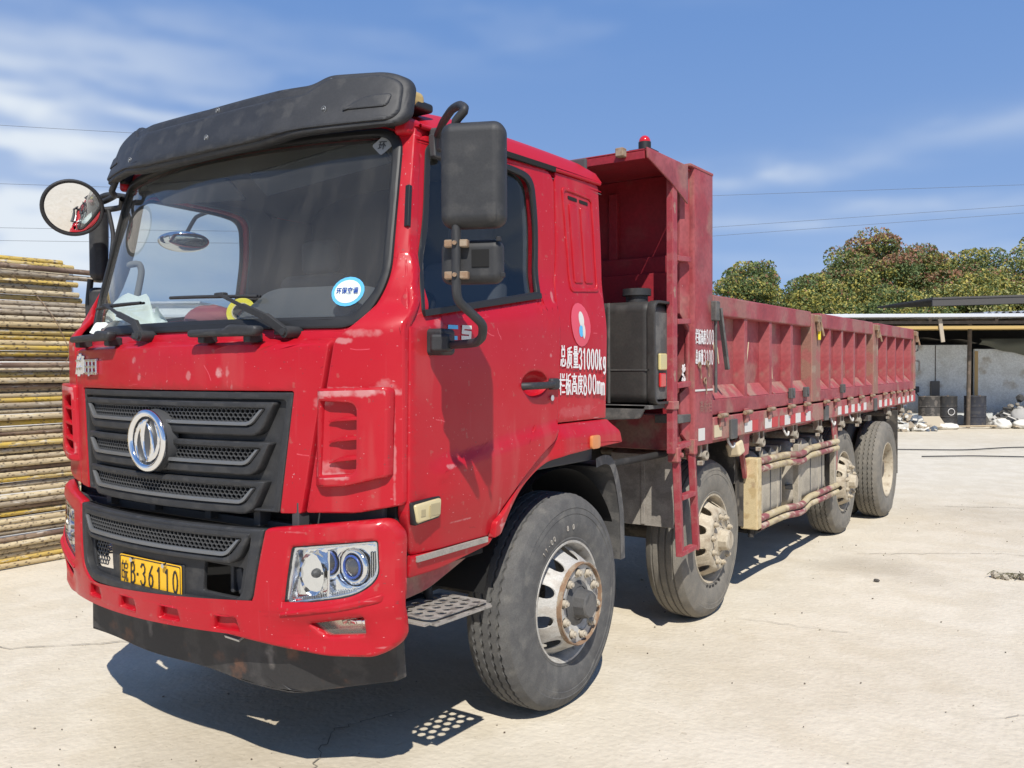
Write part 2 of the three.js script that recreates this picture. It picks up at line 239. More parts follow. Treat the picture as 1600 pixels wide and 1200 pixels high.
// ---------- lettering as painted strokes ----------
const ring = (cx, cy, a, b, n = 14) => Array.from({ length: n + 1 }, (_, i) => [cx + a * Math.cos(i / n * 6.2832 + 1.57), cy + b * Math.sin(i / n * 6.2832 + 1.57)]);
const GL = {
  '总': [[[3, 10], [3.8, 8.6]], [[7, 10], [6.2, 8.6]], [[2.5, 8.3], [7.5, 8.3], [7.5, 5.2], [2.5, 5.2], [2.5, 8.3]], [[1.2, 3.5], [0.6, 1]], [[3, 3.8], [3, 0.8], [7.5, 0.8], [8, 2]], [[5, 4], [5.6, 2.6]], [[8.3, 3.6], [9.4, 1.6]]],
  '质': [[[8.5, 9.6], [2, 8.8], [2, 4], [0.5, 0]], [[2, 7.4], [9.5, 7.4]], [[5.5, 9], [5.2, 6]], [[3.6, 2.2], [3.6, 6], [8.4, 6], [8.4, 2.2]], [[6, 5], [5.6, 2.4], [3, 0]], [[6.4, 2], [9, 0]]],
  '量': [[[2.5, 10], [7.5, 10], [7.5, 7.6], [2.5, 7.6], [2.5, 10]], [[2.5, 8.8], [7.5, 8.8]], [[0.5, 6.7], [9.5, 6.7]], [[2, 5.8], [8, 5.8], [8, 2.8], [2, 2.8], [2, 5.8]], [[2, 4.3], [8, 4.3]], [[5, 5.8], [5, 0.3]], [[1.5, 1.6], [8.5, 1.6]], [[0.5, 0.3], [9.5, 0.3]]],
  '栏': [[[0.5, 7], [4, 7]], [[2.2, 10], [2.2, 0]], [[2.2, 6.5], [0.4, 3]], [[2.4, 6], [3.8, 4.6]], [[5.2, 9.8], [6, 8.2]], [[8.8, 9.8], [8, 8.2]], [[4.8, 7], [9.6, 7]], [[5.2, 4.2], [9, 4.2]], [[4.4, 1], [9.8, 1]]],
  '板': [[[0.5, 7], [4, 7]], [[2.2, 10], [2.2, 0]], [[2.2, 6.5], [0.4, 3]], [[2.4, 6], [3.8, 4.6]], [[9, 9.8], [5, 9], [5, 5], [4, 0]], [[5, 6.6], [9, 6.6], [7.6, 3], [5, 0]], [[5.8, 5], [9.6, 0]]],
  '高': [[[5, 10], [5, 9]], [[0.5, 8.8], [9.5, 8.8]], [[3, 7.8], [7, 7.8], [7, 6], [3, 6], [3, 7.8]], [[1, 0], [1, 5], [9, 5], [9, 0.3], [8, 0.3]], [[3.2, 3.6], [6.8, 3.6], [6.8, 1.4], [3.2, 1.4], [3.2, 3.6]]],
  '度': [[[5, 10], [5, 9]], [[9.5, 8.8], [1.5, 8.8], [1.5, 4], [0.4, 0]], [[2.5, 6.8], [9, 6.8]], [[4.2, 7.8], [4.2, 5], [7.2, 5], [7.2, 7.8]], [[3, 3.8], [8, 3.8], [6, 1.6], [2.5, 0]], [[3.6, 3], [9.4, 0]]],
  '皖': [[[2, 10], [1.4, 8.6]], [[0.5, 8.4], [3.6, 8.4], [3.6, 1.5], [0.5, 1.5], [0.5, 8.4]], [[0.5, 5], [3.6, 5]], [[7, 10], [7, 9]], [[4.6, 7], [4.6, 8.6], [9.6, 8.6], [9.6, 7]], [[5.6, 6.4], [8.8, 6.4]], [[4.8, 4.6], [9.6, 4.6]], [[6.4, 4.6], [6.2, 2], [4.4, 0]], [[7.8, 4.6], [7.8, 0.4], [9.8, 0.4], [9.8, 1.6]]],
  '环': [[[0.5, 9], [3.6, 9]], [[0.5, 5.6], [3.6, 5.6]], [[2, 9], [2, 1.4]], [[0.3, 1], [3.8, 2]], [[4.4, 9], [9.6, 9]], [[7.2, 9], [4.4, 4]], [[6.8, 6.6], [6.8, 0]], [[7.4, 5.8], [9.4, 3.6]]],
  '保': [[[2.6, 10], [0.4, 6]], [[1.6, 7.6], [1.6, 0]], [[4.2, 9.4], [8.8, 9.4], [8.8, 6.4], [4.2, 6.4], [4.2, 9.4]], [[3.4, 4.6], [9.8, 4.6]], [[6.5, 6.4], [6.5, 0]], [[6.2, 4.4], [3.4, 1]], [[6.8, 4.4], [9.8, 1]]],
  '空': [[[5, 10], [5, 9]], [[0.8, 7], [0.8, 8.6], [9.2, 8.6], [9.2, 7]], [[3.8, 7.8], [1.4, 5.2]], [[6.2, 7.8], [8.8, 5.4]], [[2.2, 4.4], [7.8, 4.4]], [[5, 4.4], [5, 0.5]], [[0.8, 0.5], [9.2, 0.5]]],
  '调': [[[1, 9.6], [2.2, 8.4]], [[0.4, 6], [2.4, 6], [2.4, 1], [3.6, 2.2]], [[4.4, 0], [4.4, 9.4], [9.4, 9.4], [9.4, 0.4], [8.4, 0.4]], [[5.4, 7.4], [8.4, 7.4]], [[6.9, 8.6], [6.9, 5.2]], [[5.2, 5.2], [8.6, 5.2]], [[5.8, 3.8], [8, 3.8], [8, 1.6], [5.8, 1.6], [5.8, 3.8]]],
  '0': [ring(5, 5, 3.2, 5)], '1': [[[3, 8.4], [5.2, 10], [5.2, 0]]], '3': [[[1.8, 8.6], [3.4, 10], [6.2, 10], [7.8, 8.4], [7.6, 6.6], [5.4, 5.4], [7.6, 4.2], [8, 2], [6.4, 0], [3.4, 0], [1.6, 1.6]]],
  '6': [[[7, 10], [3, 6.2], [2, 3.6], [2.6, 1], [4.6, 0], [7, 0.8], [8, 3], [7, 5.2], [4.8, 5.9], [3, 5.2]]], '8': [ring(5, 7.5, 2.5, 2.5), ring(5, 2.5, 3.1, 2.5)], '5': [[[7.6, 10], [2.8, 10], [2.4, 5.4], [5.4, 6.2], [7.6, 4.8], [7.8, 2.2], [6, 0.2], [3.4, 0], [1.8, 1.2]]],
  'B': [[[2.2, 0], [2.2, 10], [5.6, 10], [7.4, 8.8], [7.4, 6.6], [5.6, 5.4], [2.2, 5.4]], [[5.6, 5.4], [8, 4], [8, 1.4], [6, 0], [2.2, 0]]], '.': [[[4.2, 4.6], [5.8, 4.6]]],
  'k': [[[2.4, 10], [2.4, 0]], [[7, 6], [2.6, 2.6]], [[4.4, 3.8], [7.4, 0]]], 'g': [ring(4.8, 3.6, 2.4, 2.6), [[7.2, 6.2], [7.2, -1.4], [5, -2.4], [2.8, -1.8]]], 'm': [[[1, 0], [1, 6.2]], [[1, 5], [2.6, 6.2], [4.4, 5.6], [4.6, 0]], [[4.6, 5], [6.4, 6.2], [8.2, 5.6], [8.4, 0]]],
  'C': [[[8, 9.6], [2, 9.6], [1.4, 0.4], [7.4, 0.4]]], 'S': [[[8.4, 9.6], [2.4, 9.6], [2, 5.2], [7.8, 4.8], [7.6, 0.4], [1.4, 0.4]]],
};
function letters(text, x, y, w, h, sw, map, gap = 0.12, slope = 0, wob = 0) {    // each stroke a flat painted ribbon; map takes (x, y) in metres on the surface
  const pos = [], n = text.length, cw = w / n;
  let e = 0; const q2 = (a, b, c, d) => { e += 0.00012; const m = (p) => map(p[0], p[1], e); pos.push(...m(a), ...m(b), ...m(c), ...m(a), ...m(c), ...m(d)); };
  [...text].forEach((ch, i) => {
    const X0 = x + i * cw + cw * gap / 2, k = cw * (1 - gap) / 10, dy = slope * (i + 0.5) / n + (wob ? (hash(i * 7 + 3, 9) - 0.5) * wob : 0);
    for (const s of GL[ch] || []) for (let j = 0; j + 1 < s.length; j++) {
      const a = [X0 + s[j][0] * k, y + dy + s[j][1] * h / 10], b = [X0 + s[j + 1][0] * k, y + dy + s[j + 1][1] * h / 10];
      const L = Math.hypot(b[0] - a[0], b[1] - a[1]) || 1, ux = (b[0] - a[0]) / L * sw / 2, uy = (b[1] - a[1]) / L * sw / 2;
      const A = [a[0] - ux * 0.8, a[1] - uy * 0.8], B = [b[0] + ux * 0.8, b[1] + uy * 0.8];
      q2([A[0] + uy, A[1] - ux], [B[0] + uy, B[1] - ux], [B[0] - uy, B[1] + ux], [A[0] - uy, A[1] + ux]);
    }
  });
  const g = new THREE.BufferGeometry(); g.setAttribute('position', new THREE.Float32BufferAttribute(pos, 3)); g.computeVertexNormals(); return clean(g);
}

// ================= SETTING =================
{ // ground: one sheet of dusty concrete to the horizon
  const xs = [], zs = [];
  const axis = (lo, hi, step, far) => { const a = []; for (let v = lo; v <= hi + 1e-6; v += step) a.push(v); let s = step, v = hi; while (v < far) { s *= 1.35; v += s; a.push(v); } s = step; v = lo; while (v > -far) { s *= 1.35; v -= s; a.unshift(v); } return a; };
  xs.push(...axis(-7, 9, 0.11, 900)); zs.push(...axis(-16, 3, 0.11, 900));
  const nx = xs.length, nz = zs.length, pos = new Float32Array(nx * nz * 3), uv = new Float32Array(nx * nz * 2), col = new Float32Array(nx * nz * 3), idx = [];
  for (let j = 0; j < nz; j++) for (let i = 0; i < nx; i++) {
    const k = j * nx + i, x = xs[i], z = zs[j], far = Math.hypot(x, z + 6) > 16;
    const h = far ? 0 : (fbm(x * 0.5 + 9, z * 0.5, 3) - 0.5) * 0.006;
    pos.set([x, h - 0.004, z], k * 3); uv.set([x / 3, -z / 3], k * 2);
    const a = fbm(x * 0.35 + 4, z * 0.35 + 8, 4), b = fbm(x * 1.7 + 20, z * 1.7 + 2, 4), c = fbm(x * 0.9 + 60, z * 1.1, 4);
    let t = [1, 1, 1];
    t = lerp3(t, [0.84, 0.80, 0.74], ss(0.46, 0.70, a) * 0.35); t = lerp3(t, [1.05, 1.05, 1.05], ss(0.5, 0.68, b) * 0.5); t = lerp3(t, [0.86, 0.85, 0.83], ss(0.60, 0.75, c) * 0.3);
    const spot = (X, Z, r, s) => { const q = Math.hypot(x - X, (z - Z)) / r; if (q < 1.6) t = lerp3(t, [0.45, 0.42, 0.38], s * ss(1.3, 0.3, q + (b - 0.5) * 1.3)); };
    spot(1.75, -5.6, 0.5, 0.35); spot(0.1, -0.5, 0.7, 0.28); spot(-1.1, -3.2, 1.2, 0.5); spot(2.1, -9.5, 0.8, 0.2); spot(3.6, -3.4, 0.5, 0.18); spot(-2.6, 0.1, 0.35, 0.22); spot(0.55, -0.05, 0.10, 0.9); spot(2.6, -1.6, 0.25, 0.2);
    col.set(t, k * 3);
    if (i + 1 < nx && j + 1 < nz) idx.push(k, k + nx, k + 1, k + 1, k + nx, k + nx + 1);
  }
  const g = new THREE.BufferGeometry(); g.setAttribute('position', new THREE.BufferAttribute(pos, 3)); g.setAttribute('uv', new THREE.BufferAttribute(uv, 2)); g.setAttribute('color', new THREE.BufferAttribute(col, 3)); g.setIndex(idx); g.computeVertexNormals();
  const map = ctex(1536, 1536, (u, v) => {
    const a = fbm(u * 16, v * 16, 5, 16), b = fbm(u * 128 + 7, v * 128, 2, 128), c = hash(Math.floor(u * 1536) * 3 + 1, Math.floor(v * 1536) * 5 + Math.floor(u * 1536 / 85)), s = fbm(u * 8 + 2, v * 8, 5, 8);
    let q = lerp3([0.58, 0.515, 0.40], [0.615, 0.55, 0.435], ss(0.36, 0.64, a)); q = lerp3(q, [0.55, 0.475, 0.35], ss(0.55, 0.75, s) * 0.35);
    const f = 0.945 + 0.11 * b + 0.04 * (c - 0.5); q = q.map((w) => w * f); if (b > 0.86) q = lerp3(q, [0.32, 0.27, 0.20], 0.45); return q;
  });
  const bump = gtex(768, 768, (u, v) => 0.5 * fbm(u * 16, v * 16, 5, 16) + 0.5 * fbm(u * 128, v * 128, 3, 128));
  const m = new THREE.Mesh(g, new THREE.MeshStandardMaterial({ map, vertexColors: true, roughness: 0.93, bumpMap: bump, bumpScale: 0.008 })); m.name = 'ground'; m.receiveShadow = true; m.userData = { kind: 'structure', label: 'dusty pale concrete yard' }; scene.add(m);
  // cracks: narrow wandering lines of dark dirt lying in the concrete
  const crack = (pts, w) => { const P = []; for (let i = 0; i + 1 < pts.length; i++) { const n = 14; for (let k = 0; k < n; k++) { const t = k / n; P.push([mix(pts[i][0], pts[i + 1][0], t) + rr(-0.02, 0.02), mix(pts[i][1], pts[i + 1][1], t) + rr(-0.02, 0.02)]); } }
    const pos = []; for (let i = 0; i + 1 < P.length; i++) { const a = P[i], b = P[i + 1], wa = w * (0.35 + 0.9 * hash(i * 3, 4)), L = Math.hypot(b[0] - a[0], b[1] - a[1]) || 1, nx2 = -(b[1] - a[1]) / L * wa, nz2 = (b[0] - a[0]) / L * wa, Y = 0.003;
      pos.push(a[0] - nx2, Y, a[1] - nz2, b[0] + nx2, Y, b[1] + nz2, b[0] - nx2, Y, b[1] - nz2, a[0] - nx2, Y, a[1] - nz2, a[0] + nx2, Y, a[1] + nz2, b[0] + nx2, Y, b[1] + nz2); }
    const g2 = new THREE.BufferGeometry(); g2.setAttribute('position', new THREE.Float32BufferAttribute(pos, 3)); g2.computeVertexNormals(); return g2; };
  const cr = part('ground_cracks', [crack([[0.5, -0.1], [0.62, -0.35], [0.35, -0.75], [0.5, -1.2]], 0.003), crack([[-4.2, 0.2], [-3.0, -0.4], [-2.2, -0.5], [-1.3, -1.4]], 0.004), crack([[2.9, -2.6], [3.8, -3.6], [4.2, -5.2]], 0.0022), crack([[1.5, -6.2], [2.6, -6.9], [4.0, -7.0], [6.5, -8.2]], 0.004), crack([[1.6, -9.5], [3.2, -10.2], [6, -10.4]], 0.006), crack([[-3.6, -0.4], [-3.3, 0.2], [-2.6, 0.4]], 0.002), crack([[1.3, -3.6], [2.1, -3.7]], 0.002)], std(0.24, 0.205, 0.155, 0.95), scene); cr.userData = { kind: 'structure', label: 'thin dirty cracks in the yard concrete' };
}
{ // loose grit
  const g = new THREE.IcosahedronGeometry(1, 0), n = 900, im = new THREE.InstancedMesh(g, std(0.36, 0.31, 0.24, 0.95), n), o = new THREE.Object3D();
  for (let i = 0; i < n; i++) { const d = Math.pow(rnd(), 1.4) * 12; o.position.set(rr(-4, 6.5), 0.0, 1.6 - d); const s = rr(0.002, 0.007) * (rnd() < 0.06 ? 2.2 : 1); o.position.y = s * 0.2; o.scale.set(s * rr(0.8, 1.5), s * rr(0.5, 0.8), s); o.rotation.set(0, rr(0, 6), 0); o.updateMatrix(); im.setMatrixAt(i, o.matrix); im.setColorAt(i, lin(...pick([[1, 1, 1], [0.5, 0.48, 0.45], [1.3, 1.3, 1.3], [0.35, 0.3, 0.28]]))); }
  im.name = 'grit'; im.userData = { kind: 'stuff', label: 'loose grit and crumbs scattered over the yard', category: 'grit' }; im.castShadow = true; scene.add(im);
}
// far things are laid out in a frame that faces the camera's heading: a to the right, depth away from the camera
const CAMF = [-Math.sin(YAW), -Math.cos(YAW)], CAMR = [Math.cos(YAW), -Math.sin(YAW)];
const at = (a, y, depth) => [3.3935 + CAMF[0] * depth + CAMR[0] * a, y, 2.1624 + CAMF[1] * depth + CAMR[1] * a];

// ---------- stack of scaffold pipes ----------
{
  const D = 0.049, L = 4.6;
  const tones = { yellow: [[0.58, 0.40, 0.065], [0.54, 0.40, 0.14]], cream: [[0.54, 0.42, 0.22], [0.57, 0.47, 0.29]], white: [[0.46, 0.42, 0.33], [0.50, 0.42, 0.28]], brown: [[0.14, 0.085, 0.06], [0.24, 0.165, 0.11]], grey: [[0.32, 0.27, 0.20], [0.40, 0.32, 0.21]], 'red-banded': [[0.44, 0.38, 0.28], [0.36, 0.15, 0.12]] };
  const mats = {};
  for (const k in tones) mats[k] = [0, 1, 2].map((v) => { const [A, B] = tones[k], o = rr(0, 60); const map = ctex(768, 48, (u, w) => {
    const x = u * L, y = w * D * 3.14; let c = lerp3(A, B, k === 'red-banded' ? (((x * 0.9 + o) % 2) < 0.8 ? 1 : 0) : ss(0.46, 0.58, fbm(x * 1.2 + o, 3, 3)));
    const n = fbm(x * 42 + o, y * 60, 4), d = fbm(x * 3 + o, y * 12 + 7, 4); c = lerp3(c, [0.36, 0.27, 0.16], 0.38 * ss(0.45, 0.65, d)); c = lerp3(c, [0.11, 0.075, 0.05], 0.9 * ss(0.60, 0.68, n)); c = lerp3(c, [0.68, 0.64, 0.56], 0.5 * ss(0.66, 0.74, fbm(x * 9 + o, y * 30 + 50, 4))); return c; });
    return new THREE.MeshStandardMaterial({ map, roughness: 0.72, bumpMap: fineBump, bumpScale: 0.001 }); });
  const geos = [0, 1, 2, 3].map((v) => { const g = tube([[0, 0, 0], [0, 0.006 * (v - 1.5), -L * 0.33], [0, -0.005 * (v - 1.2), -L * 0.66], [0, 0, -L]], D / 2, 16, 12); const u = g.attributes.uv; return g; });
  const ringG = new THREE.TorusGeometry(D / 2 - 0.002, 0.0028, 5, 14);
  const ord = (n) => n + (n % 100 > 10 && n % 100 < 14 ? 'th' : ['th', 'st', 'nd', 'rd'][n % 10] || 'th');
  const seq = 'cream yellow cream white cream brown grey cream cream yellow brown grey cream cream white yellow cream brown cream white cream yellow cream brown white yellow cream white grey yellow cream brown cream yellow white brown brown yellow yellow cream yellow yellow cream white grey red-banded grey yellow cream cream yellow cream white yellow cream yellow yellow'.split(' ');
  let y = D / 2 + 0.012; const N = 54, rows = []; // courses of pipes
  for (let i = 0; i < N; i++) { rows.push(y); y += D * rr(0.925, 0.985) + (i % 11 === 8 ? 0.022 : 0) + (rnd() < 0.1 ? 0.005 : 0); }
  const pipe = (kind, x, yy, z, tilt, label) => { const m = new THREE.Mesh(pick(geos), pick(mats[kind])); m.name = numbered('scaffold_pipe'); m.position.set(x, yy, z); m.rotation.set(tilt, rr(-0.004, 0.004), 0); m.castShadow = m.receiveShadow = true; scene.add(m);
    tag(m, label, 'steel pipe', 'scaffold pipes stacked beside the truck'); return m; };
  const face = (i) => -4.46 - 0.012 * i * (i > 40 ? 0.4 : 0.1);
  rows.forEach((yy, i) => {
    const kind = seq[i % seq.length], end = i > 46 ? -2.25 + rr(-0.12, 0.02) : -2.45 - rr(0, 0.5);
    const bow = 0.012 * Math.sin(i * 0.37);
    pipe(kind, -4.46 - (i > 44 ? (i - 44) * 0.03 : 0) + rr(-0.03, 0.02) + bow, yy, end + L, -0.004 + 0.010 * (i / N), `${kind} paint-chipped scaffold pipe, ${ord(i + 1)} from the ground in the stack's face`);
  });
  for (let r = 1; r < 5; r++) for (let k = 0; k < 2; k++) pipe(pick(['yellow', 'cream', 'yellow', 'grey']), -4.46 - 0.2 - r * 0.055 - k * 0.01, rows[N - 1] + 0.03 - k * D * 0.95 + 0.02 * (r < 3 ? 1 : 0), -2.2 + L + rr(-0.15, 0.05), 0.004, `faded scaffold pipe on top of the stack, ${ord(r)} row behind its face, ${k ? 'lower' : 'upper'} layer`);
  rows.forEach((yy, i) => { if (i % 11 > 6 && i < N - 1) pipe(pick(['brown', 'grey', 'cream']), -4.53, (yy + rows[i + 1]) / 2, -2.5 + L, 0.002, `dull scaffold pipe in the gap behind the ${ord(i + 1)} pipe from the ground`); });
  // wooden spacers and a tie wire
  for (const [k, i] of [[0, 8], [1, 19], [2, 30]].entries()) for (const z of [0.5]) solo('timber_spacer', box2(-5.9, -4.52, rows[i[1]] + D / 2 - 0.006, rows[i[1]] + D / 2 + 0.012, z - 0.04, z + 0.04, 0.002), M.postBrown, ['lowest', 'middle', 'upper'][k] + ' thin timber strip laid between layers of stacked pipes', 'timber', 'strips between the pipe layers');
  solo('tie_wire', tube([[-4.62, rows[51] + 0.04, -1.7], [-4.56, rows[48], -1.9], [-4.43, rows[44], -1.98], [-4.41, rows[40], -2.08], [-4.42, rows[37], -2.12], [-4.45, rows[33], -2.05], [-4.425, rows[29], -2.13], [-4.46, rows[27], -2.1]], 0.0035, 60, 6), M.rust, 'thin rusty wire tied round the upper layers of stacked pipes', 'wire');
}

// ---------- far white house beyond the pipes ----------
{
  const h = thing('white_house', 'low white flat-roofed house far off beyond the stacked pipes', 'house', at(-24, 0, 64), YAW);
  const wall = std(0.66, 0.66, 0.64, 0.85), roof = std(0.5, 0.52, 0.55, 0.7), dark = std(0.05, 0.06, 0.07, 0.3);
  part('wall', [box2(-22, 3, 0, 5.4, -8, 0, 0.02), box2(-3.2, 0.6, 5.4, 6.5, -7, -1.2, 0.02)], wall, h);
  const rf = part('roof', [box2(-22.4, 3.4, 5.403, 5.6, -8.4, 0.4, 0.02), box2(-3.5, 0.9, 6.503, 6.66, -7.2, -0.9, 0.02)], roof, h);
  part('upper_storey', [box2(-22.2, -11, 5.603, 9.3, -6, -0.3, 0.02), box2(-22.6, -10.2, 9.303, 9.5, -6.4, 0.1, 0.02)], roof, rf);
  for (let i = 0; i < 6; i++) { const w = part('window', box2(-2.9 + i * 0.95, -2.3 + i * 0.95, 3.6, 4.6, 0.002, 0.03, 0), dark, h); part('frame', [box2(-2.95 + i * 0.95, -2.25 + i * 0.95, 4.6, 4.67, 0, 0.06, 0), box2(-2.95 + i * 0.95, -2.25 + i * 0.95, 3.53, 3.6, 0, 0.06, 0), box2(-2.63 + i * 0.95, -2.57 + i * 0.95, 3.6, 4.6, 0.031, 0.05, 0)], wall, w); }
}

// ---------- open shed at the back of the yard ----------
{
  const T = at(0, 0, 25), s = thing('open_shed', 'low open-fronted shed with corrugated roof behind the truck', 'shed', T, YAW);
  const wallM = mottle([[0.64, 0.66, 0.64], [0.56, 0.57, 0.54, 0.5, 0.7], [0.36, 0.31, 0.23, 0.64, 0.7]], 1, 0.8, { metres: 3 }), sheetM = mottle([[0.42, 0.43, 0.44], [0.30, 0.27, 0.24, 0.55, 0.7]], 1, 0.55, { metres: 2, metal: 0.3 });
  const beamY = std(0.48, 0.33, 0.12, 0.6), wood = mottle([[0.10, 0.08, 0.06], [0.16, 0.12, 0.09, 0.5, 0.8]], 1, 0.9, { metres: 1 }), stain = std(0.45, 0.31, 0.14, 0.8);
  const W0 = 3, W1 = 24;
  [[3, 5.3], [5.32, 7.8], [7.82, 10.2], [10.22, 13.02], [13.22, 16.2], [16.22, 19], [19.02, 24]].forEach(([a, b], i) => { const w = part('wall_panel', box2(a, b, 0, i === 3 ? 2.28 : 2.16, -0.08, 0, 0.004), wallM, s); part('edge_strip', box2(a + 0.004, a + 0.1, 0.01, 2.1, 0.001, 0.012, 0), i === 4 ? stain : wallM, w); });
  part('panel_seam', box2(12.09, 12.115, 0.02, 2.27, 0.001, 0.008, 0), M.dustyDark, s);
  const corr = (x0, x1, ya, za, yb, zb, amp = 0.03) => { const top = grid(Math.round((x1 - x0) / 0.05), 4, (u, v) => { const x = mix(x0, x1, u); return [x, mix(ya, yb, v) + amp * Math.sin(x * 33) + 0.02 * Math.sin(x * 0.9), mix(za, zb, v)]; }, x1 - x0, 3); const bot = top.clone().translate(0, -0.008, 0); return [top, bot]; };
  part('roof_sheet', corr(W0, W1, 3.02, 2.1, 3.12, -3.2), sheetM, s);
  part('roof_sheet', corr(12.6, W1, 3.10, 1.6, 3.20, -2.4, 0.035).map((g) => g.rotateZ(0.012).translate(0, -0.14, 0)), sheetM, s);
  part('eave_flashing', box2(W0, W1, 2.96, 3.05, 2.1, 2.14, 0.01), std(0.60, 0.62, 0.64, 0.5, 0.3), s);
  part('upper_roof', [bx(16, 0.06, 4, 20.6, 3.90, -3.2, 0.01, 0.0, 0, 0.025), bx(16, 0.22, 0.05, 20.6, 3.78, -1.25, 0.01, 0, 0, 0.025)], std(0.07, 0.065, 0.06, 0.8), s);
  for (const [y, z, r, m] of [[2.70, 1.9, 0.045, beamY], [2.83, 1.95, 0.04, wood], [2.72, 0.6, 0.04, beamY]]) part('beam', box2(W0, W1, y - r, y + r, z - r, z + r, 0.005), m, s);
  for (let i = 0; i < 12; i++) part('rafter', bx(0.08, 0.12, 5.2, 4 + i * 1.75, 3.0, -0.6, 0.004, 0.053, 0, 0), wood, s);
  for (const x of [5, 8.6, 12.42, 16.6, 20.5]) part('post', [bar(V(x, 0, 1.2), V(x + 0.04, 2.92, 1.2), 0.055, 10)], wood, s);
  part('hanging_board', bx(0.1, 0.62, 0.04, 11.3, 2.62, 1.98, 0.004, 0, 0, 0.14), std(0.4, 0.34, 0.26, 0.8), s);
  part('hanging_bracket', bx(0.12, 0.6, 0.04, 14.0, 2.75, 2.03, 0.004), wood, s);
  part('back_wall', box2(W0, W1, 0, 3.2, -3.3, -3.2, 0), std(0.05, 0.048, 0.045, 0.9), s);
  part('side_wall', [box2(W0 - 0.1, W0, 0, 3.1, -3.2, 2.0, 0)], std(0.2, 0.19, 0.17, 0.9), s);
  part('switch_box', [box2(11.42, 11.62, 0.93, 1.1, 0.002, 0.07, 0.01)], M.plasticGrey, s); part('breaker_panel', box2(11.95, 12.2, 0.83, 1.25, 0.009, 0.08, 0.01), std(0.12, 0.11, 0.1, 0.7), s);
  part('cable', tube([[10.3, 0.80, 0.02], [10.9, 0.82, 0.02], [11.5, 0.94, 0.02], [11.7, 0.7, 0.02], [12.1, 0.35, 0.02]], 0.012, 30, 6), M.black, s);
  const L = (a, y, z) => at(a, y, 25 - z);
  // drape, drums, rubble and sacks stand in or before the shed
  const dr = solo('tarpaulin', grid(30, 14, (u, v) => [mix(13.3, 17.2, u), 2.45 - v * (0.16 + 0.42 * Math.sin(Math.min(1, u * 1.6) * 1.6)) + 0.02 * Math.sin(u * 30) * v, 0.10 + 0.12 * Math.sin(v * 3.1) + 0.03 * Math.sin(u * 22 + v * 5)], 4, 1), std(0.12, 0.125, 0.10, 0.95), 'grey-green tarpaulin sagging over the right shed wall', 'tarpaulin'); dr.position.set(...T); dr.rotation.y = YAW;
  const dr2 = solo('tarpaulin', grid(30, 10, (u, v) => [mix(10.4, 13.2, u), 2.34 + 0.12 * Math.sin(u * 3.1) + 0.03 * Math.sin(u * 17), 0.25 - v * 1.2 + 0.02 * Math.sin(u * 9)], 3, 1), std(0.10, 0.095, 0.08, 0.95), 'crumpled dark sheet lying on top of the left shed wall', 'tarpaulin'); dr2.position.set(...T); dr2.rotation.y = YAW;
  const drum = (a, z, m, label) => { const p = L(a, 0, z), d = thing('oil_drum', label, 'drum', p, rr(0, 6), 'oil drums in front of the shed');
    const pr = [[0, 0], [0, 0.27], [0.02, 0.285], [0.04, 0.275], [0.27, 0.275], [0.285, 0.288], [0.30, 0.275], [0.55, 0.275], [0.565, 0.288], [0.58, 0.275], [0.82, 0.275], [0.84, 0.286], [0.85, 0.278], [0.84, 0.26], [0.835, 0]];
    const g = new THREE.LatheGeometry(pr.map(([y, r]) => new THREE.Vector2(r, y)), 32); part('body', planarUV(toCreasedNormals(g, 0.6)), m, d); part('bung', bar(V(0.16, 0.835, 0), V(0.16, 0.86, 0), 0.03), M.rust, d); return d; };
  const dm1 = mottle([[0.06, 0.055, 0.05], [0.16, 0.14, 0.12, 0.5, 0.8]], 1, 0.8, { metres: 0.7 }), dm2 = mottle([[0.03, 0.03, 0.031], [0.06, 0.057, 0.052, 0.5, 0.7], [0.10, 0.075, 0.055, 0.64, 0.6]], 1, 0.75, { metres: 0.8 }), dm3 = mottle([[0.03, 0.032, 0.042], [0.06, 0.06, 0.065, 0.5, 0.7], [0.09, 0.075, 0.06, 0.66, 0.6]], 1, 0.75, { metres: 0.8 });
  drum(11.5, 0.9, dm1, 'rusty brown-grey oil drum, leftmost of the three before the shed'); const d2 = drum(12.05, 0.75, dm2, 'black oil drum with a chalk ring mark, in the middle of three'); drum(12.85, 0.75, dm3, 'blue-black oil drum just right of the shed post');
  { const mk = part('painted_ring', new THREE.TorusGeometry(0.09, 0.010, 4, 20), M.whitePaint, d2); const w = YAW - d2.rotation.y; mk.position.set(Math.sin(w) * 0.283, 0.42, Math.cos(w) * 0.283); mk.rotation.y = w; }
  const heap = (name, a, z, n, rx, ry, rz, cols, label, cat, size) => { const p = L(a, 0, z), o = thing(name, label, cat, p, YAW); const gs = cols.map(() => []);
    for (let i = 0; i < n; i++) { const x = rr(-1, 1), zz = rr(-1, 1), hh = Math.max(0, 1 - Math.hypot(x, zz)); const y = ry * hh * rr(0.2, 1); const s = size * rr(0.5, 1.5); const g = rnd() < 0.5 ? new THREE.BoxGeometry(s * rr(1, 2.4), s * rr(0.15, 0.7), s * rr(0.7, 1.4)) : new THREE.DodecahedronGeometry(s * 0.6, 0); g.rotateX(rr(-0.7, 0.7)).rotateY(rr(0, 6)).rotateZ(rr(-0.7, 0.7)).translate(x * rx, y + s * 0.2, zz * rz); gs[Math.floor(rnd() * cols.length)].push(g); }
    gs.forEach((g, i) => { if (g.length) { const m = part(['pale_rubble', 'dark_rubble', 'wood_scraps', 'mixed_scraps'][i], g.map((q) => planarUV(clean(q))), cols[i], o); m.userData = { kind: 'stuff' }; } }); return o; };
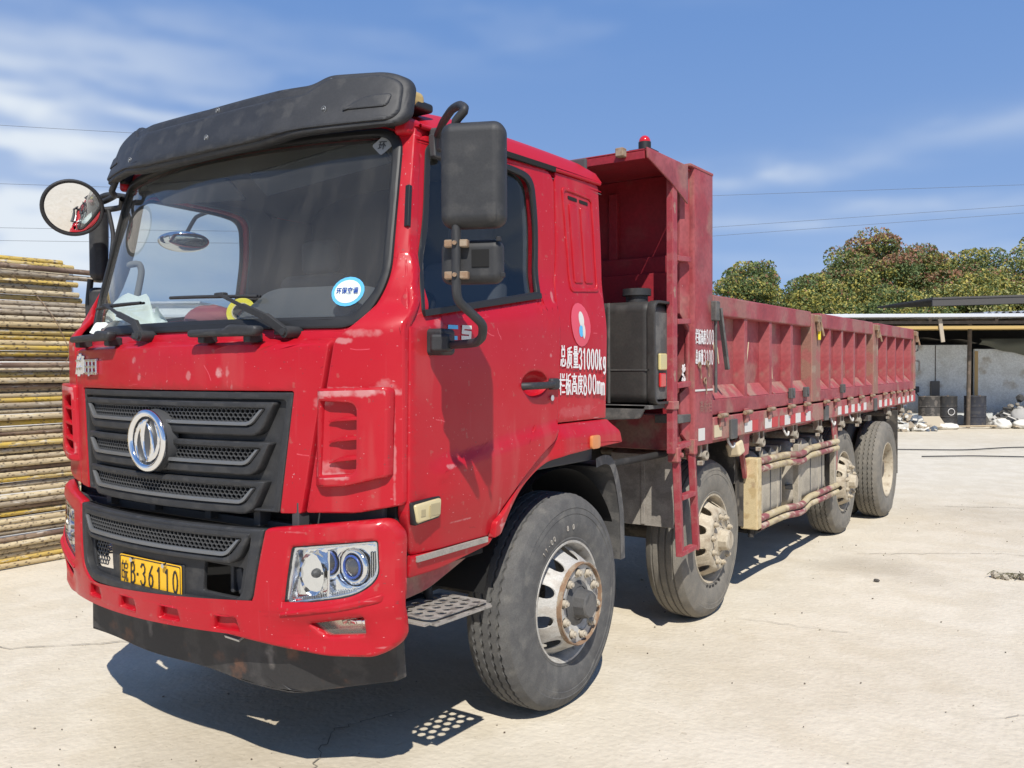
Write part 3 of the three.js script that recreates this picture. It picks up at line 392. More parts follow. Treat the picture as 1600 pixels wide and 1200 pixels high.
  heap('rubble_heap', 10.0, 1.9, 260, 1.0, 1.15, 0.6, [std(0.62, 0.60, 0.54, 0.9), std(0.36, 0.30, 0.22, 0.9), std(0.10, 0.12, 0.15, 0.8)], 'heap of white rubble and boards behind the truck tail', 'rubble', 0.13);
  heap('rubble_heap', 14.4, 0.7, 210, 1.25, 0.95, 0.55, [std(0.10, 0.095, 0.085, 0.9), std(0.22, 0.20, 0.17, 0.9), std(0.05, 0.05, 0.05, 0.8), std(0.5, 0.48, 0.44, 0.9)], 'dark heap of scrap and bags right of the drums', 'scrap', 0.15);
  const board = (a, z, w, d, rx, rz, m, label) => { const o = solo('timber_board', bx(w, 0.03, d, 0, 0, 0, 0.004, rx, 0, rz), m, label, 'board', 'boards before the shed'); o.position.set(...L(a, 0.06 + Math.abs(Math.sin(rx)) * d / 2 + Math.abs(Math.sin(rz)) * w / 2, z)); o.rotation.y = YAW; };
  board(10.95, 1.7, 1.1, 0.5, 0.55, 0, std(0.42, 0.36, 0.27, 0.9), 'tan board leaning against the rubble beside the left drum'); board(12.2, 1.6, 1.9, 0.12, 0, 0.01, std(0.45, 0.36, 0.24, 0.9), 'long flat plank lying in front of the middle drum'); board(14.2, 1.6, 1.6, 0.3, 0.1, 0.02, std(0.45, 0.38, 0.28, 0.9), 'flat tan board lying by the white sacks');
  const sack = (a, z, w, h, d, label, m) => { const g = new THREE.SphereGeometry(1, 20, 12); const p = g.attributes.position; for (let i = 0; i < p.count; i++) { let x = p.getX(i), y = p.getY(i), zz = p.getZ(i); const k = 1 + 0.25 * (fbm(x * 3 + a * 5 + 20, y * 3 + zz * 2 + 20, 3) - 0.5) * 2; x = Math.sign(x) * Math.pow(Math.abs(x), 0.7); p.setXYZ(i, x * w * k, Math.max(-0.6, y) * h * k, zz * d * k); } g.computeVertexNormals(); const o = solo('sack', g, m, label, 'sack', 'white sacks before the shed'); o.position.set(...L(a, h * 0.58, z)); o.rotation.y = YAW + rr(-0.3, 0.3); };
  const sw = std(0.66, 0.64, 0.58, 0.9), sg = std(0.36, 0.35, 0.33, 0.9); sack(11.55, 1.65, 0.4, 0.1, 0.25, 'flat white sack below the leftmost drum', sw); sack(13.15, 1.55, 0.22, 0.16, 0.22, 'white sack standing right of the post, nearer the drums', sw); sack(13.75, 1.55, 0.32, 0.15, 0.25, 'larger white sack beside the dark scrap heap', sw); sack(14.05, 0.95, 0.34, 0.32, 0.26, 'grey bag resting on the front of the scrap heap', sg);
}
// cables lying on the yard far right
solo('ground_cable', tube([at(7.6, 0.02, 16.2), at(8.6, 0.02, 16.25), at(9.6, 0.02, 16.0), at(11.5, 0.02, 15.7)], 0.011, 40, 6), M.black, 'thin black cable lying across the yard right of the rear wheel, nearer one', 'cable');
solo('ground_cable', tube([at(7.6, 0.02, 17.6), at(9, 0.02, 17.4), at(10.4, 0.02, 17.9), at(13, 0.02, 17.5)], 0.011, 40, 6), M.black, 'black cable lying across the yard toward the shed, farther one', 'cable');
{ const o = thing('dirt_clump', 'small clump of dirt and dry weed on the bare ground, right', 'dirt clump', at(4.02, 0, 7.0), 0.4); const gs = []; for (let i = 0; i < 16; i++) { const s = rr(0.012, 0.04); gs.push(new THREE.DodecahedronGeometry(s, 0).rotateX(rr(0, 6)).translate(rr(-0.13, 0.15), s * 0.5, rr(-0.05, 0.05))); } part('clods', gs.map((g) => planarUV(clean(g))), M.dusty, o).userData = { kind: 'stuff' }; const w = []; for (let i = 0; i < 16; i++) { const x = rr(-0.12, 0.12), z = rr(-0.05, 0.05); w.push(tube([[x, 0.01, z], [x + rr(-0.05, 0.05), rr(0.02, 0.06), z + rr(-0.03, 0.03)], [x + rr(-0.13, 0.13), rr(0.01, 0.05), z + rr(-0.06, 0.06)]], 0.003, 8, 4)); } part('dry_weed', w, std(0.12, 0.11, 0.06, 0.9), o).userData = { kind: 'stuff' }; }
[[2.25, 1.55, 0.022, 'small brown clod on the ground near the front wheel, right'], [1.86, -5.2, 0.017, 'stone lying on the oil-stained ground beside the fuel tanks'], [1.0, 0.85, 0.014, 'small pebble in front of the bumper']].forEach(([x, z, s, l], i) => { const g = new THREE.DodecahedronGeometry(s, 1); const p = g.attributes.position; for (let k = 0; k < p.count; k++) { const f = 0.8 + 0.4 * vn(p.getX(k) * 60 + i * 9 + 40, p.getY(k) * 60 + p.getZ(k) * 30 + 40); p.setXYZ(k, p.getX(k) * f * 1.3, p.getY(k) * f * 0.8, p.getZ(k) * f); } g.computeVertexNormals(); solo('stone', g, M.dustyDark, l, 'stone').position.set(x, s * 0.45, z); });

// ---------- trees ----------
{
  seed = 20240611; // the crowns keep their shape whatever is built before them
  const bark = std(0.07, 0.055, 0.04, 0.95), leafM = phys({ color: lin(1, 1, 1), vertexColors: true, roughness: 0.75, transmission: 0.35, thickness: 0, side: THREE.DoubleSide });
  const PAL = { green: [[0.09, 0.15, 0.035], [0.13, 0.19, 0.05], [0.17, 0.21, 0.055]], gold: [[0.44, 0.38, 0.065], [0.32, 0.32, 0.065], [0.52, 0.43, 0.09], [0.24, 0.26, 0.055]], rust: [[0.36, 0.15, 0.09], [0.42, 0.20, 0.11], [0.30, 0.17, 0.08], [0.22, 0.19, 0.07]], pale: [[0.48, 0.46, 0.18], [0.36, 0.37, 0.12]] };
  function tree(a, depth, top, rad, hgt, mixw, label, n = Math.round(7600 * rad * rad)) {
    const o = thing('goldenrain_tree', label, 'tree', at(a, 0, depth), rr(0, 6), 'trees behind the shed');
    const cy = top - hgt / 2, tr = [bar(V(0, 0, 0), V(0.1, cy - hgt * 0.2, 0.05), 0.17, 8, 0.11)], clumps = [];
    for (let i = 0; i < 46; i++) { const t = rr(0, 6.283), ph = Math.acos(rr(-0.75, 1)), q = rr(0.55, 0.95); clumps.push([Math.sin(ph) * Math.cos(t) * rad * q * rr(0.85, 1.1), cy + Math.cos(ph) * hgt / 2 * q * rr(0.85, 1.05), Math.sin(ph) * Math.sin(t) * rad * q, rr(0.26, 0.44) * rad, rnd()]); }
    for (const [x, k] of [[-0.35, 0.16], [0.1, 0.10], [0.45, 0.2], [-0.7, 0.3], [0.75, 0.32]]) clumps.push([x * rad, top - hgt * k, rr(-0.2, 0.4) * rad, 0.36 * rad, rnd()]);
    for (let i = 0; i < 9; i++) { const c = clumps[i * 3]; tr.push(tube([[0.1, cy - hgt * 0.22, 0.05], [c[0] * 0.4, mix(cy - hgt * 0.22, c[1], 0.6), c[2] * 0.4], [c[0], c[1], c[2]]], 0.035, 8, 5)); }
    part('trunk', tr, bark, o);
    const pos = new Float32Array(n * 18), col = new Float32Array(n * 18), nor = new Float32Array(n * 18), v = V(), A = V(), B = V(), N = V();
    for (let i = 0; i < n; i++) {
      const c = clumps[i % clumps.length], d = V(rr(-1, 1), rr(-1, 1), rr(-1, 1)); if (d.length() > 1) d.normalize(); d.multiplyScalar(c[3]); d.y *= 0.75;
      const P = V(c[0] + d.x, c[1] + d.y, c[2] + d.z), up = clamp((P.y - (cy - hgt / 2)) / hgt);
      const w = mixw[0] * (0.6 + 0.8 * c[4]), tops = d.y > c[3] * 0.15;      // seed heads and yellowing sprays sit at the tips of the sprays
      let pal = PAL.green; if (tops && rnd() < mixw[1] * (0.3 + 0.8 * c[4])) pal = PAL.rust; else if (rnd() < (c[4] < mixw[0] ? 0.75 : 0.10)) pal = PAL.gold; else if (c[4] > 1 - mixw[2] && rnd() < 0.6) pal = PAL.pale;
      const k = pick(pal), s = rr(0.035, 0.085);
      N.set(rr(-1, 1), rr(-0.2, 1), rr(-1, 1)).normalize(); A.set(rr(-1, 1), rr(-1, 1), rr(-1, 1)).cross(N).normalize(); B.crossVectors(N, A);
      const q = [P.clone().addScaledVector(A, -s), P.clone().addScaledVector(B, s * 0.55).addScaledVector(N, s * 0.12), P.clone().addScaledVector(A, s), P.clone().addScaledVector(B, -s * 0.55).addScaledVector(N, s * 0.12)];
      [0, 1, 2, 0, 2, 3].forEach((m, j) => { pos.set([q[m].x, q[m].y, q[m].z], i * 18 + j * 3); col.set(k, i * 18 + j * 3); });
    }
    const g = new THREE.BufferGeometry(); g.setAttribute('position', new THREE.BufferAttribute(pos, 3)); g.setAttribute('color', new THREE.BufferAttribute(col, 3)); g.computeVertexNormals(); part('crown', g, leafM, o);
  }
  //   across, depth, top, radius, crown height, [gold, rust, pale]
  tree(9.3, 34.5, 5.75, 1.25, 2.6, [0.25, 0.25, 0.0], 'small green tree standing apart, just right of the truck headboard');
  tree(11.8, 35.5, 5.3, 1.9, 3.8, [0.55, 0.15, 0.05], 'yellowing bushy tree, leftmost of the row behind the box');
  tree(14.0, 37, 6.5, 1.9, 4.6, [0.45, 0.4, 0], 'gold and rust tree left of the tallest red-topped one');
  tree(15.9, 38, 7.25, 2.0, 5.2, [0.2, 1.1, 0], 'tallest tree with a dark red top above the truck box');
  tree(18.2, 38.5, 7.0, 2.0, 5.0, [0.25, 1.0, 0], 'reddish-brown tree right of the tallest red-topped one');
  tree(20.0, 36.5, 5.7, 1.8, 3.9, [0.5, 0.25, 0.25], 'olive and gold tree low in front of the brownish ones');
  tree(20.8, 39, 6.9, 1.9, 5.0, [0.1, 0.15, 0], 'plain dark green tree behind the shed roof');
  tree(18.2, 35.2, 5.0, 1.8, 3.6, [0.65, 0.05, 0.15], 'bright yellow-green bush behind the shed eave');
  tree(15.0, 34.6, 4.7, 1.8, 3.2, [0.5, 0.05, 0.1], 'dense yellow-green bush right behind the truck box');
  tree(12.9, 34.4, 4.3, 1.6, 3.0, [0.3, 0.05, 0], 'low dark green bush behind the truck box');
  tree(20.2, 34.8, 5.0, 1.7, 3.6, [0.5, 0.1, 0.55], 'pale flowering bush behind the shed roof');
  tree(22.6, 37, 7.3, 1.9, 5.2, [0.75, 0.1, 0.1], 'yellow-topped tree at the right edge of the picture');
  tree(22.3, 35.2, 5.2, 1.8, 3.8, [0.4, 0.1, 0.1], 'olive bush low at the right edge behind the shed');
  tree(25.2, 37.5, 7.2, 2.2, 5.2, [0.4, 0.2, 0], 'green and gold tree beyond the right edge', 12000);
}
// ---------- overhead wires ----------
{ const wm = std(0.10, 0.11, 0.12, 0.7);
  const wire = (a0, y0, a1, y1, dep, sag, label) => { const P = []; for (let i = 0; i <= 24; i++) { const t = i / 24; P.push(at(mix(a0, a1, t), mix(y0, y1, t) - sag * 4 * t * (1 - t), dep)); } solo('overhead_wire', tube(P, 0.010, 48, 5), wm, label, 'wire', 'overhead power lines'); };
  const A = (px, dep) => (px - 800) / 1366 * dep, Y = (py, dep, px = 0) => 1.73 + (572.4 - 0.0047 * (px - 800) - py) / 1366 * dep;
  wire(A(-300, 45), Y(175, 45), A(420, 45), Y(222, 45), 45, 0.1, 'highest overhead wire in the left sky');
  wire(A(-300, 45), Y(276, 45), A(420, 45), Y(302, 45), 45, 0.05, 'second overhead wire down in the left sky');
  wire(A(-300, 45), Y(349, 45), A(520, 45), Y(366, 45), 45, 0.05, 'third overhead wire down, just above the lowest left one');
  wire(A(-300, 45), Y(370, 45), A(520, 45), Y(384, 45), 45, 0.05, 'lowest overhead wire in the left sky above the pipes');
  wire(A(1000, 52), Y(311, 52, 1000), A(1800, 52), Y(283, 52, 1800), 52, 0, 'highest overhead wire in the right sky behind the headboard');
  wire(A(1000, 52), Y(364, 52, 1000), A(1800, 52), Y(308, 52, 1800), 52, 0, 'middle overhead wire in the right sky');
  wire(A(1000, 52), Y(378, 52, 1000), A(1800, 52), Y(319, 52, 1800), 52, 0, 'lowest overhead wire in the right sky above the trees');
}

// ================= THE TRUCK =================
const truck = thing('tipper_truck', 'red four-axle tipper truck parked on the yard with a long ribbed cargo box', 'truck');
const PT = (name, geos, mat, parent = truck) => part(name, geos, mat, parent);
const hood = (x, y = 1.5) => -0.07 - 0.19 * x * x - 1.6 * Math.max(0, Math.abs(x) - 1.10) ** 1.6;
const bumpZ = (x, y = 0.9) => -0.02 - 0.2 * x * x - 2.6 * Math.max(0, Math.abs(x) - 1.06) ** 1.7 + 0.012 * Math.sin(clamp((y - 0.62) / 0.5) * 3.14);
const windZ = (x, y) => -0.14 - 0.215 * x * x - 0.27 * (y - 1.85) - 1.3 * Math.max(0, Math.abs(x) - 1.045) ** 1.5;
const sx = (y, X = 1) => 1.165 - (0.085 * ss(1.88, 2.2, y) + 0.055 * Math.max(0, (y - 2.1) / 0.58)) * (1 - 0.6 * ss(0.4, 2.1, X)) - 0.02 * Math.max(0, (1.2 - y) / 0.25) ** 2;
const fH = (o = 0, rel = null) => (x, y, d) => [x, y, hood(x, y) + o + d + (rel ? rel(x, y, d) : 0)];
const fB = (o = 0, rel = null) => (x, y, d) => [x, y, bumpZ(x, y) + o + d + (rel ? rel(x, y, d) : 0)];
const fW = (o = 0) => (x, y, d) => [x, y, windZ(x, y) + o + d];
const fS = (o = 0, rel = null) => (X, y, d) => [sx(y, X) + o + d + (rel ? rel(X, y, d) : 0), y, -X];

// ---------- cab front ----------
{
  // hood panel round the grille
  const hs = shp([[-0.905, 1.842, 0.05], [-0.80, 1.154, 0.01], [-0.685, 1.15, 0.01], [-0.752, 1.634, 0.012], [0.752, 1.634, 0.012], [0.685, 1.15, 0.01], [0.78, 1.154, 0.01], [0.905, 1.842, 0.05]]);
  const hoodTop = (x, y, d) => -0.05 * ss(1.80, 1.845, y) ** 2;
  const hp = PT('hood_panel', panel(hs, fH(0, hoodTop), { depth: 0.04, bevel: 0.006, max: 0.05 }), M.front);
  // chrome maker's badge, two characters and a small plate
  const bd = PT('badge', [
    ...[[-0.80, 1.79, -0.84, 1.70], [-0.77, 1.80, -0.80, 1.69], [-0.72, 1.79, -0.745, 1.70], [-0.84, 1.765, -0.74, 1.765], [-0.83, 1.725, -0.72, 1.73], [-0.70, 1.77, -0.715, 1.705]].map(([a, b, c, d]) => sqbar(V(a, b, hood(a) + 0.008), V(c, d, hood(c) + 0.008), 0.014, 0.014)),
    ...[[-0.67, 1.765, -0.52, 1.765], [-0.67, 1.705, -0.52, 1.705], [-0.67, 1.765, -0.67, 1.705], [-0.52, 1.765, -0.52, 1.705], [-0.67, 1.735, -0.52, 1.735], [-0.62, 1.765, -0.62, 1.69], [-0.57, 1.765, -0.57, 1.70]].map(([a, b, c, d]) => sqbar(V(a, b, hood(a) + 0.008), V(c, d, hood(c) + 0.008), 0.013, 0.014))], M.chromeDull, hp);

  // grille
  const slots = [[0.625, 1.562, 1.495, 0.06], [0.602, 1.402, 1.336, 0.058], [0.578, 1.246, 1.180, 0.056]];
  const slotPts = (w, t, b, k, g = 0) => [[-w - g, t + g * 0.4, 0.006], [-w + k - g * 0.7, b - g, 0.03], [w - k + g * 0.7, b - g, 0.03], [w + g, t + g * 0.4, 0.006]];
  const gs = shp([[-0.748, 1.630, 0.008], [-0.68, 1.152, 0.008], [0.68, 1.152, 0.008], [0.748, 1.630, 0.008]]);
  holed(gs, ...slots.map(([w, t, b, k]) => shp(slotPts(w, t, b, k, 0.004))));
  const gr = PT('grille', panel(gs, fH(-0.034), { depth: 0.02, bevel: 0.003, max: 0.06 }), M.plastic);
  PT('grille_frame', panel(holed(shp([[-0.748, 1.630, 0.008], [-0.68, 1.152, 0.008], [0.68, 1.152, 0.008], [0.748, 1.630, 0.008]]), shp([[-0.716, 1.600, 0.02], [-0.652, 1.164, 0.02], [0.652, 1.164, 0.02], [0.716, 1.600, 0.02]])), fH(-0.004), { depth: 0.045, bevel: 0.006, max: 0.06 }), M.plastic, gr);
  slots.forEach(([w, t, b, k]) => PT('slot_surround', panel(holed(shp([[-w - 0.045, t + 0.028, 0.012], [-w + k - 0.035, b - 0.042, 0.05], [w - k + 0.035, b - 0.042, 0.05], [w + 0.045, t + 0.028, 0.012]]), shp(slotPts(w, t, b, k, 0.003))), fH(0.008), { depth: 0.05, bevel: 0.008, max: 0.07, crease: 0.8 }), M.plastic, gr));
  function honeycomb(pts, map, r = 0.0105, w = 0.0032) {                // real hexagonal mesh, bars only
    const s = shp(pts), P = s.getPoints(6), inside = (x, y) => { let c = false; for (let i = 0, j = P.length - 1; i < P.length; j = i++) if ((P[i].y > y) !== (P[j].y > y) && x < (P[j].x - P[i].x) * (y - P[i].y) / (P[j].y - P[i].y) + P[i].x) c = !c; return c; };
    const xs = P.map((p) => p.x), ys = P.map((p) => p.y), x0 = Math.min(...xs), x1 = Math.max(...xs), y0 = Math.min(...ys), y1 = Math.max(...ys), out = [];
    const dx = r * 2.3, dy = r * 1.55; let row = 0;
    for (let y = y0; y <= y1 + r; y += dy, row++) for (let x = x0 + (row % 2 ? dx / 2 : 0); x <= x1; x += dx) for (const [ax, ay, bx2, by] of [[-dx / 2, -dy * 0.33, -dx / 2, dy * 0.33], [-dx / 2, dy * 0.33, 0, dy * 0.67], [0, dy * 0.67, dx / 2, dy * 0.33]]) {
      const mx = x + (ax + bx2) / 2, my = y + (ay + by) / 2; if (!inside(mx, my)) continue; const A = map(x + ax, y + ay, -0.004), B = map(x + bx2, y + by, -0.004);
      const L = Math.hypot(bx2 - ax, by - ay), q = new THREE.BoxGeometry(L + w * 0.8, w, 0.008); q.rotateZ(Math.atan2(by - ay, bx2 - ax)); q.translate((A[0] + B[0]) / 2, (A[1] + B[1]) / 2, (A[2] + B[2]) / 2); out.push(q);
    }
    return out;
  }
  const trimShape = (w, t, b, k, th = 0.015) => shp([[-w, t], [-w + k, b, 0.03], [w - k, b, 0.03], [w, t], [w - th * 0.9, t - 0.001], [w - k - th * 0.5, b + th, 0.022], [-w + k + th * 0.5, b + th, 0.022], [-w + th * 0.9, t - 0.001]]);
  slots.forEach(([w, t, b, k], i) => {
    PT('mesh_backing', panel(shp(slotPts(w, t, b, k, 0.012)), fH(-0.05), { depth: 0.006, bevel: 0, max: 0.08 }), M.void, gr);
    PT('honeycomb_mesh', honeycomb(slotPts(w - 0.006, t, b + 0.008, k), fH(-0.008)), M.honey, gr);
    PT('silver_trim', panel(trimShape(w, t, b, k), fH(0.016), { depth: 0.02, bevel: 0.002, max: 0.05 }), M.trim, gr);
  });
  // round chrome emblem: a ring with two curling swallow wings, standing proud of the grille
  const em = sub('emblem', truck), EC = [0, 1.418], ez = -0.030;
  const torus = new THREE.TorusGeometry(0.118, 0.0165, 12, 56); torus.scale(1, 1, 0.8); torus.translate(EC[0], EC[1], ez);
  PT('ring', torus, M.chrome, em); PT('emblem_base', new THREE.CylinderGeometry(0.128, 0.138, 0.05, 48).rotateX(Math.PI / 2).translate(EC[0], EC[1], ez - 0.034), M.plasticGrey, em);
  for (const s of [1, -1]) {                                            // each wing a crescent that sweeps round and ends in two points
    const w = new THREE.Shape(); w.moveTo(0.012 * s, 0.094 * s); w.bezierCurveTo(-0.10 * s, 0.098 * s, -0.124 * s, -0.04 * s, -0.052 * s, -0.088 * s); w.bezierCurveTo(-0.086 * s, -0.034 * s, -0.080 * s, 0.014 * s, -0.048 * s, 0.05 * s); w.bezierCurveTo(-0.052 * s, 0.008 * s, -0.04 * s, -0.046 * s, 0.004 * s, -0.086 * s); w.bezierCurveTo(-0.034 * s, -0.026 * s, -0.034 * s, 0.046 * s, 0.012 * s, 0.094 * s);
    PT('wing', panel(w, (x, y, d) => [EC[0] + x, EC[1] + y, ez + 0.004 + d + 0.10 * (x * x + y * y)], { depth: 0.022, bevel: 0.006, max: 0.02, crease: 0.9 }), M.chrome, em);
  }

  // corner panels with louvred air outlets
  for (const sgn of [1, -1]) {
    const pts = [[0.922, 1.842, 0.03], [0.80, 1.158, 0.012], [1.00, 1.165, 0.02], [1.168, 1.20, 0.02], [1.172, 1.93, 0.02], [1.15, 2.02, 0.05], [1.082, 2.19, 0.01], [1.042, 2.185, 0.01], [1.050, 2.06, 0.06], [1.00, 1.895, 0.06]];
    const bend = (x, y) => { const zc = -0.125 - 0.20 * x * x - 0.27 * (y - 1.85); return (mix(zc, windZ(x, y) + 0.003, ss(2.03, 2.17, y)) - hood(x, y)) * ss(1.86, 2.0, y); };
    const vent = [[0.888, 1.597, 0.006], [0.876, 1.310, 0.006], [1.028, 1.322, 0.03], [1.032, 1.590, 0.035]];
    const sh = holed(shp(pts), shp(vent));
    const F = (q) => (sgn > 0 ? q : flipX(q));
    const cp = PT('corner_panel', F(panel(sh, fH(0, bend), { depth: 0.04, bevel: 0.006, max: 0.03, crease: 0.9 })), M.front); if (sgn > 0) cp.userData.label = 'corner panel with chalked, chipped red paint round the louvres';
    const hz = (x, y, d) => [x, y, hood(x, y) + 0.040 * ss(0.835, 0.90, x) + d];
    PT('outlet_housing', F(panel(holed(shp([[0.862, 1.645, 0.02], [0.838, 1.262, 0.01], [0.985, 1.272, 0.02], [1.14, 1.312, 0.012], [1.148, 1.652, 0.025]]), shp(vent)), hz, { depth: 0.045, bevel: 0.010, max: 0.03, crease: 0.7 })), M.front, cp);
    PT('outlet_back', F(panel(shp([[0.872, 1.605], [0.862, 1.302], [1.045, 1.31], [1.045, 1.605]]), (x, y, d) => [x, y, hood(x, y) + 0.012 - 0.085 * ss(0.86, 1.04, x) + d], { depth: 0.006, bevel: 0, max: 0.03 })), M.front, cp);
    [1.528, 1.453, 1.378].forEach((y, i) => PT('louver', F(panel(shp([[0.905, y - 0.012 - i * 0.004, 0.002], [1.036, y - 0.002, 0.002], [1.036, y + 0.012, 0.004], [0.96, y + 0.006, 0.01]]), (x, yy, d) => [x, yy, hood(x, yy) + 0.034 + d - 0.022 * ss(1.0, 0.9, x)], { depth: 0.085, bevel: 0.003, max: 0.05 })), M.red, cp));
  }
  // cowl and windscreen surround
  const glassPts = [[-0.925, 1.918, 0.06], [0.925, 1.918, 0.06], [1.012, 2.06, 0.10], [0.955, 2.69, 0.09], [-0.955, 2.69, 0.09], [-1.012, 2.06, 0.10]];
  const grow = (P, k) => P.map((p) => [p[0] + Math.sign(p[0]) * k, p[1] + (p[1] < 2 ? -k * 1.35 : p[1] > 2.5 ? k : 0), (p[2] || 0) + k]);
  const surround = holed(shp([[-1.10, 1.80], [1.10, 1.80], [1.15, 1.95, 0.05], [1.085, 2.16, 0.1], [1.052, 2.44], [1.020, 2.76, 0.05], [-1.020, 2.76, 0.05], [-1.045, 2.44], [-1.06, 2.16, 0.1], [-1.12, 1.95, 0.05]]), shp(grow(glassPts, 0.02)));
  const sr = PT('windscreen_surround', panel(surround, fW(0), { depth: 0.05, bevel: 0.006, max: 0.06 }), M.front);
  const ws = PT('windscreen', pane(shp(glassPts), fW(-0.012), 0.08), M.glass); ws.castShadow = true;
  PT('dust_film', pane(shp(glassPts), fW(-0.009), 0.08), M.dustFilm, ws);
  PT('gasket', panel(holed(shp(grow(glassPts, 0.028)), shp(grow(glassPts, -0.008))), fW(0.012), { depth: 0.04, bevel: 0.010, max: 0.07 }), M.rubberSeal, ws);
  const stX = 0.872, stY = 2.03; const stk = PT('sticker', pane(ellipse(stX, stY, 0.066, 0.060), fW(-0.005), 0.03), M.decalBlue, ws); PT('sticker_centre', pane(ellipse(stX, stY, 0.053, 0.047), fW(-0.0035), 0.03), M.paper, ws);
  PT('sticker_print', letters('环保空调', stX - 0.046, stY - 0.008, 0.092, 0.024, 0.0028, (x, y, e) => [x, y, windZ(x, y) - 0.002 + e]), M.blue, ws);
  const dX = 0.90, dY = 2.645; PT('sticker', [panel(shp([[dX - 0.045, dY], [dX, dY - 0.045], [dX + 0.045, dY], [dX, dY + 0.045]], 0.01), fW(-0.008), { depth: 0.002, bevel: 0 })], std(0.30, 0.31, 0.31, 0.6), ws);
  PT('sticker_print', [letters('环', dX - 0.018, dY - 0.018, 0.036, 0.036, 0.004, (x, y, e) => [x, y, windZ(x, y) - 0.006 + e])], M.plasticGrey, ws);
  // wipers
  for (const [pv, el, tip, b0, b1] of [[[0.70, 1.868], [0.60, 1.93], [0.315, 2.035], [-0.02, 2.035], [0.50, 2.020]], [[-0.12, 1.868], [-0.19, 1.93], [-0.64, 2.035], [-0.90, 2.03], [-0.26, 2.025]]]) {
    const w = sub('wiper', truck), z = (p, o) => windZ(p[0], p[1]) + o, P = (p, o) => V(p[0], p[1], z(p, o));
    PT('pivot', [bar(P(pv, -0.02), P(pv, 0.075), 0.024, 14), bar(P(pv, 0.07), P(pv, 0.085), 0.014, 10), bx(0.055, 0.03, 0.03, pv[0] - 0.04, pv[1] + 0.002, z(pv, 0.055), 0.008)], M.plastic, w);
    PT('wiper_arm', [sqbar(P(pv, 0.066), P(el, 0.07), 0.036, 0.02), sqbar(P(el, 0.07), P([mix(el[0], tip[0], 0.45), mix(el[1], tip[1], 0.45)], 0.062), 0.026, 0.016), sqbar(P([mix(el[0], tip[0], 0.43), mix(el[1], tip[1], 0.43)], 0.062), P(tip, 0.045), 0.014, 0.012)], M.plastic, w);
    const N = 12, pt = (t, o) => { const x = mix(b0[0], b1[0], t), y = mix(b0[1], b1[1], t); return V(x, y, windZ(x, y) + o); };
    PT('blade', [tube(Array.from({ length: N + 1 }, (_, i) => pt(i / N, 0.026 + 0.016 * Math.sin(i / N * 3.14))), 0.007, 30, 6), tube(Array.from({ length: N + 1 }, (_, i) => pt(i / N, 0.010)), 0.006, 30, 6), bx(0.06, 0.022, 0.03, tip[0], tip[1] - 0.004, z(tip, 0.036), 0.006)], M.plastic, w);
  }
  // black grab bars below the screen
  for (const [a, b] of [[0.28, 0.625], [-0.80, -0.30]]) { const gb = PT('grab_handle', [panel(shp([[a, 1.852, 0.012], [b, 1.852, 0.02], [b + 0.01, 1.892, 0.02], [b - 0.13, 1.900, 0.012], [b - 0.15, 1.885, 0.01], [a, 1.882, 0.014]]), fH(0.055), { depth: 0.05, bevel: 0.012, max: 0.06, crease: 0.9 })], M.plastic); for (const q of [a + 0.05, b - 0.06]) PT('mount', bx(0.04, 0.04, 0.07, q, 1.848, hood(q, 1.85) - 0.005, 0.006), M.plastic, gb); }
  PT('cowl_shelf', [panel(shp([[-0.93, 1.835], [0.93, 1.835], [0.95, 1.872], [-0.95, 1.872]]), (x, y, d) => [x, y, windZ(x, y) + 0.012 + d], { depth: 0.02, bevel: 0.003 })], M.front);

  // sun visor over the screen
  const vz = (x, y) => -0.270 - 0.08 * x * x - 0.42 * (y - 2.70) - 0.22 * Math.max(0, Math.abs(x) - 0.45) ** 1.2 - 1.0 * Math.max(0, Math.abs(x) - 0.95) ** 1.7;
  const vhalf = [[0, 2.652], [0.45, 2.658, 0.1], [0.60, 2.685, 0.06], [1.02, 2.70, 0.03], [1.05, 2.74, 0.03], [1.03, 2.90, 0.05], [0.93, 2.945, 0.06], [0.68, 2.955, 0.03], [0.61, 2.918, 0.03], [0, 2.905]];
  const vs = shp([...vhalf, ...vhalf.slice(1, -1).reverse().map(([x, y, r]) => [-x, y, r])]);
  const vis = PT('sun_visor', panel(vs, (x, y, d) => [x, y, vz(x, y) + d - 0.02 * ss(2.71, 2.65, y)], { depth: 0.055, bevel: 0.016, max: 0.03, crease: 0.9 }), M.plastic);
  const bh = [[0, 2.672], [0.44, 2.678, 0.1], [0.60, 2.705, 0.06], [1.0, 2.716, 0.03], [1.028, 2.75, 0.03], [1.012, 2.885, 0.04], [0.92, 2.926, 0.05], [0.69, 2.936, 0.03], [0.60, 2.868, 0.03], [0, 2.858]];
  PT('visor_band', panel(shp([...bh, ...bh.slice(1, -1).reverse().map(([x, y, r]) => [-x, y, r])]), (x, y, d) => [x, y, vz(x, y) + 0.012 + d - 0.018 * ss(2.71, 2.65, y)], { depth: 0.03, bevel: 0.011, max: 0.03, crease: 0.9 }), M.plastic, vis);
  for (const s of [1, -1]) PT('visor_boss', panel(shp([[s * 0.80, 2.772, 0.01], [s * 0.985, 2.775, 0.02], [s * 0.99, 2.835, 0.02], [s * 0.88, 2.832, 0.05]]), (x, y, d) => [x, y, vz(x, y) + 0.020 + d], { depth: 0.02, bevel: 0.008, max: 0.03, crease: 0.9 }), M.plastic, vis);
  for (const [x, y, o] of [[0.085, 2.878, 0], [0.095, 2.74, 0.012], [0.70, 2.918, 0], [0.72, 2.785, 0.012], [-0.54, 2.735, 0.012], [-0.70, 2.90, 0]]) PT('bolt', [new THREE.SphereGeometry(0.008, 10, 8).translate(x, y, vz(x, y) + o), new THREE.TorusGeometry(0.012, 0.003, 6, 16).translate(x, y, vz(x, y) + o + 0.001)], M.trim, vis);
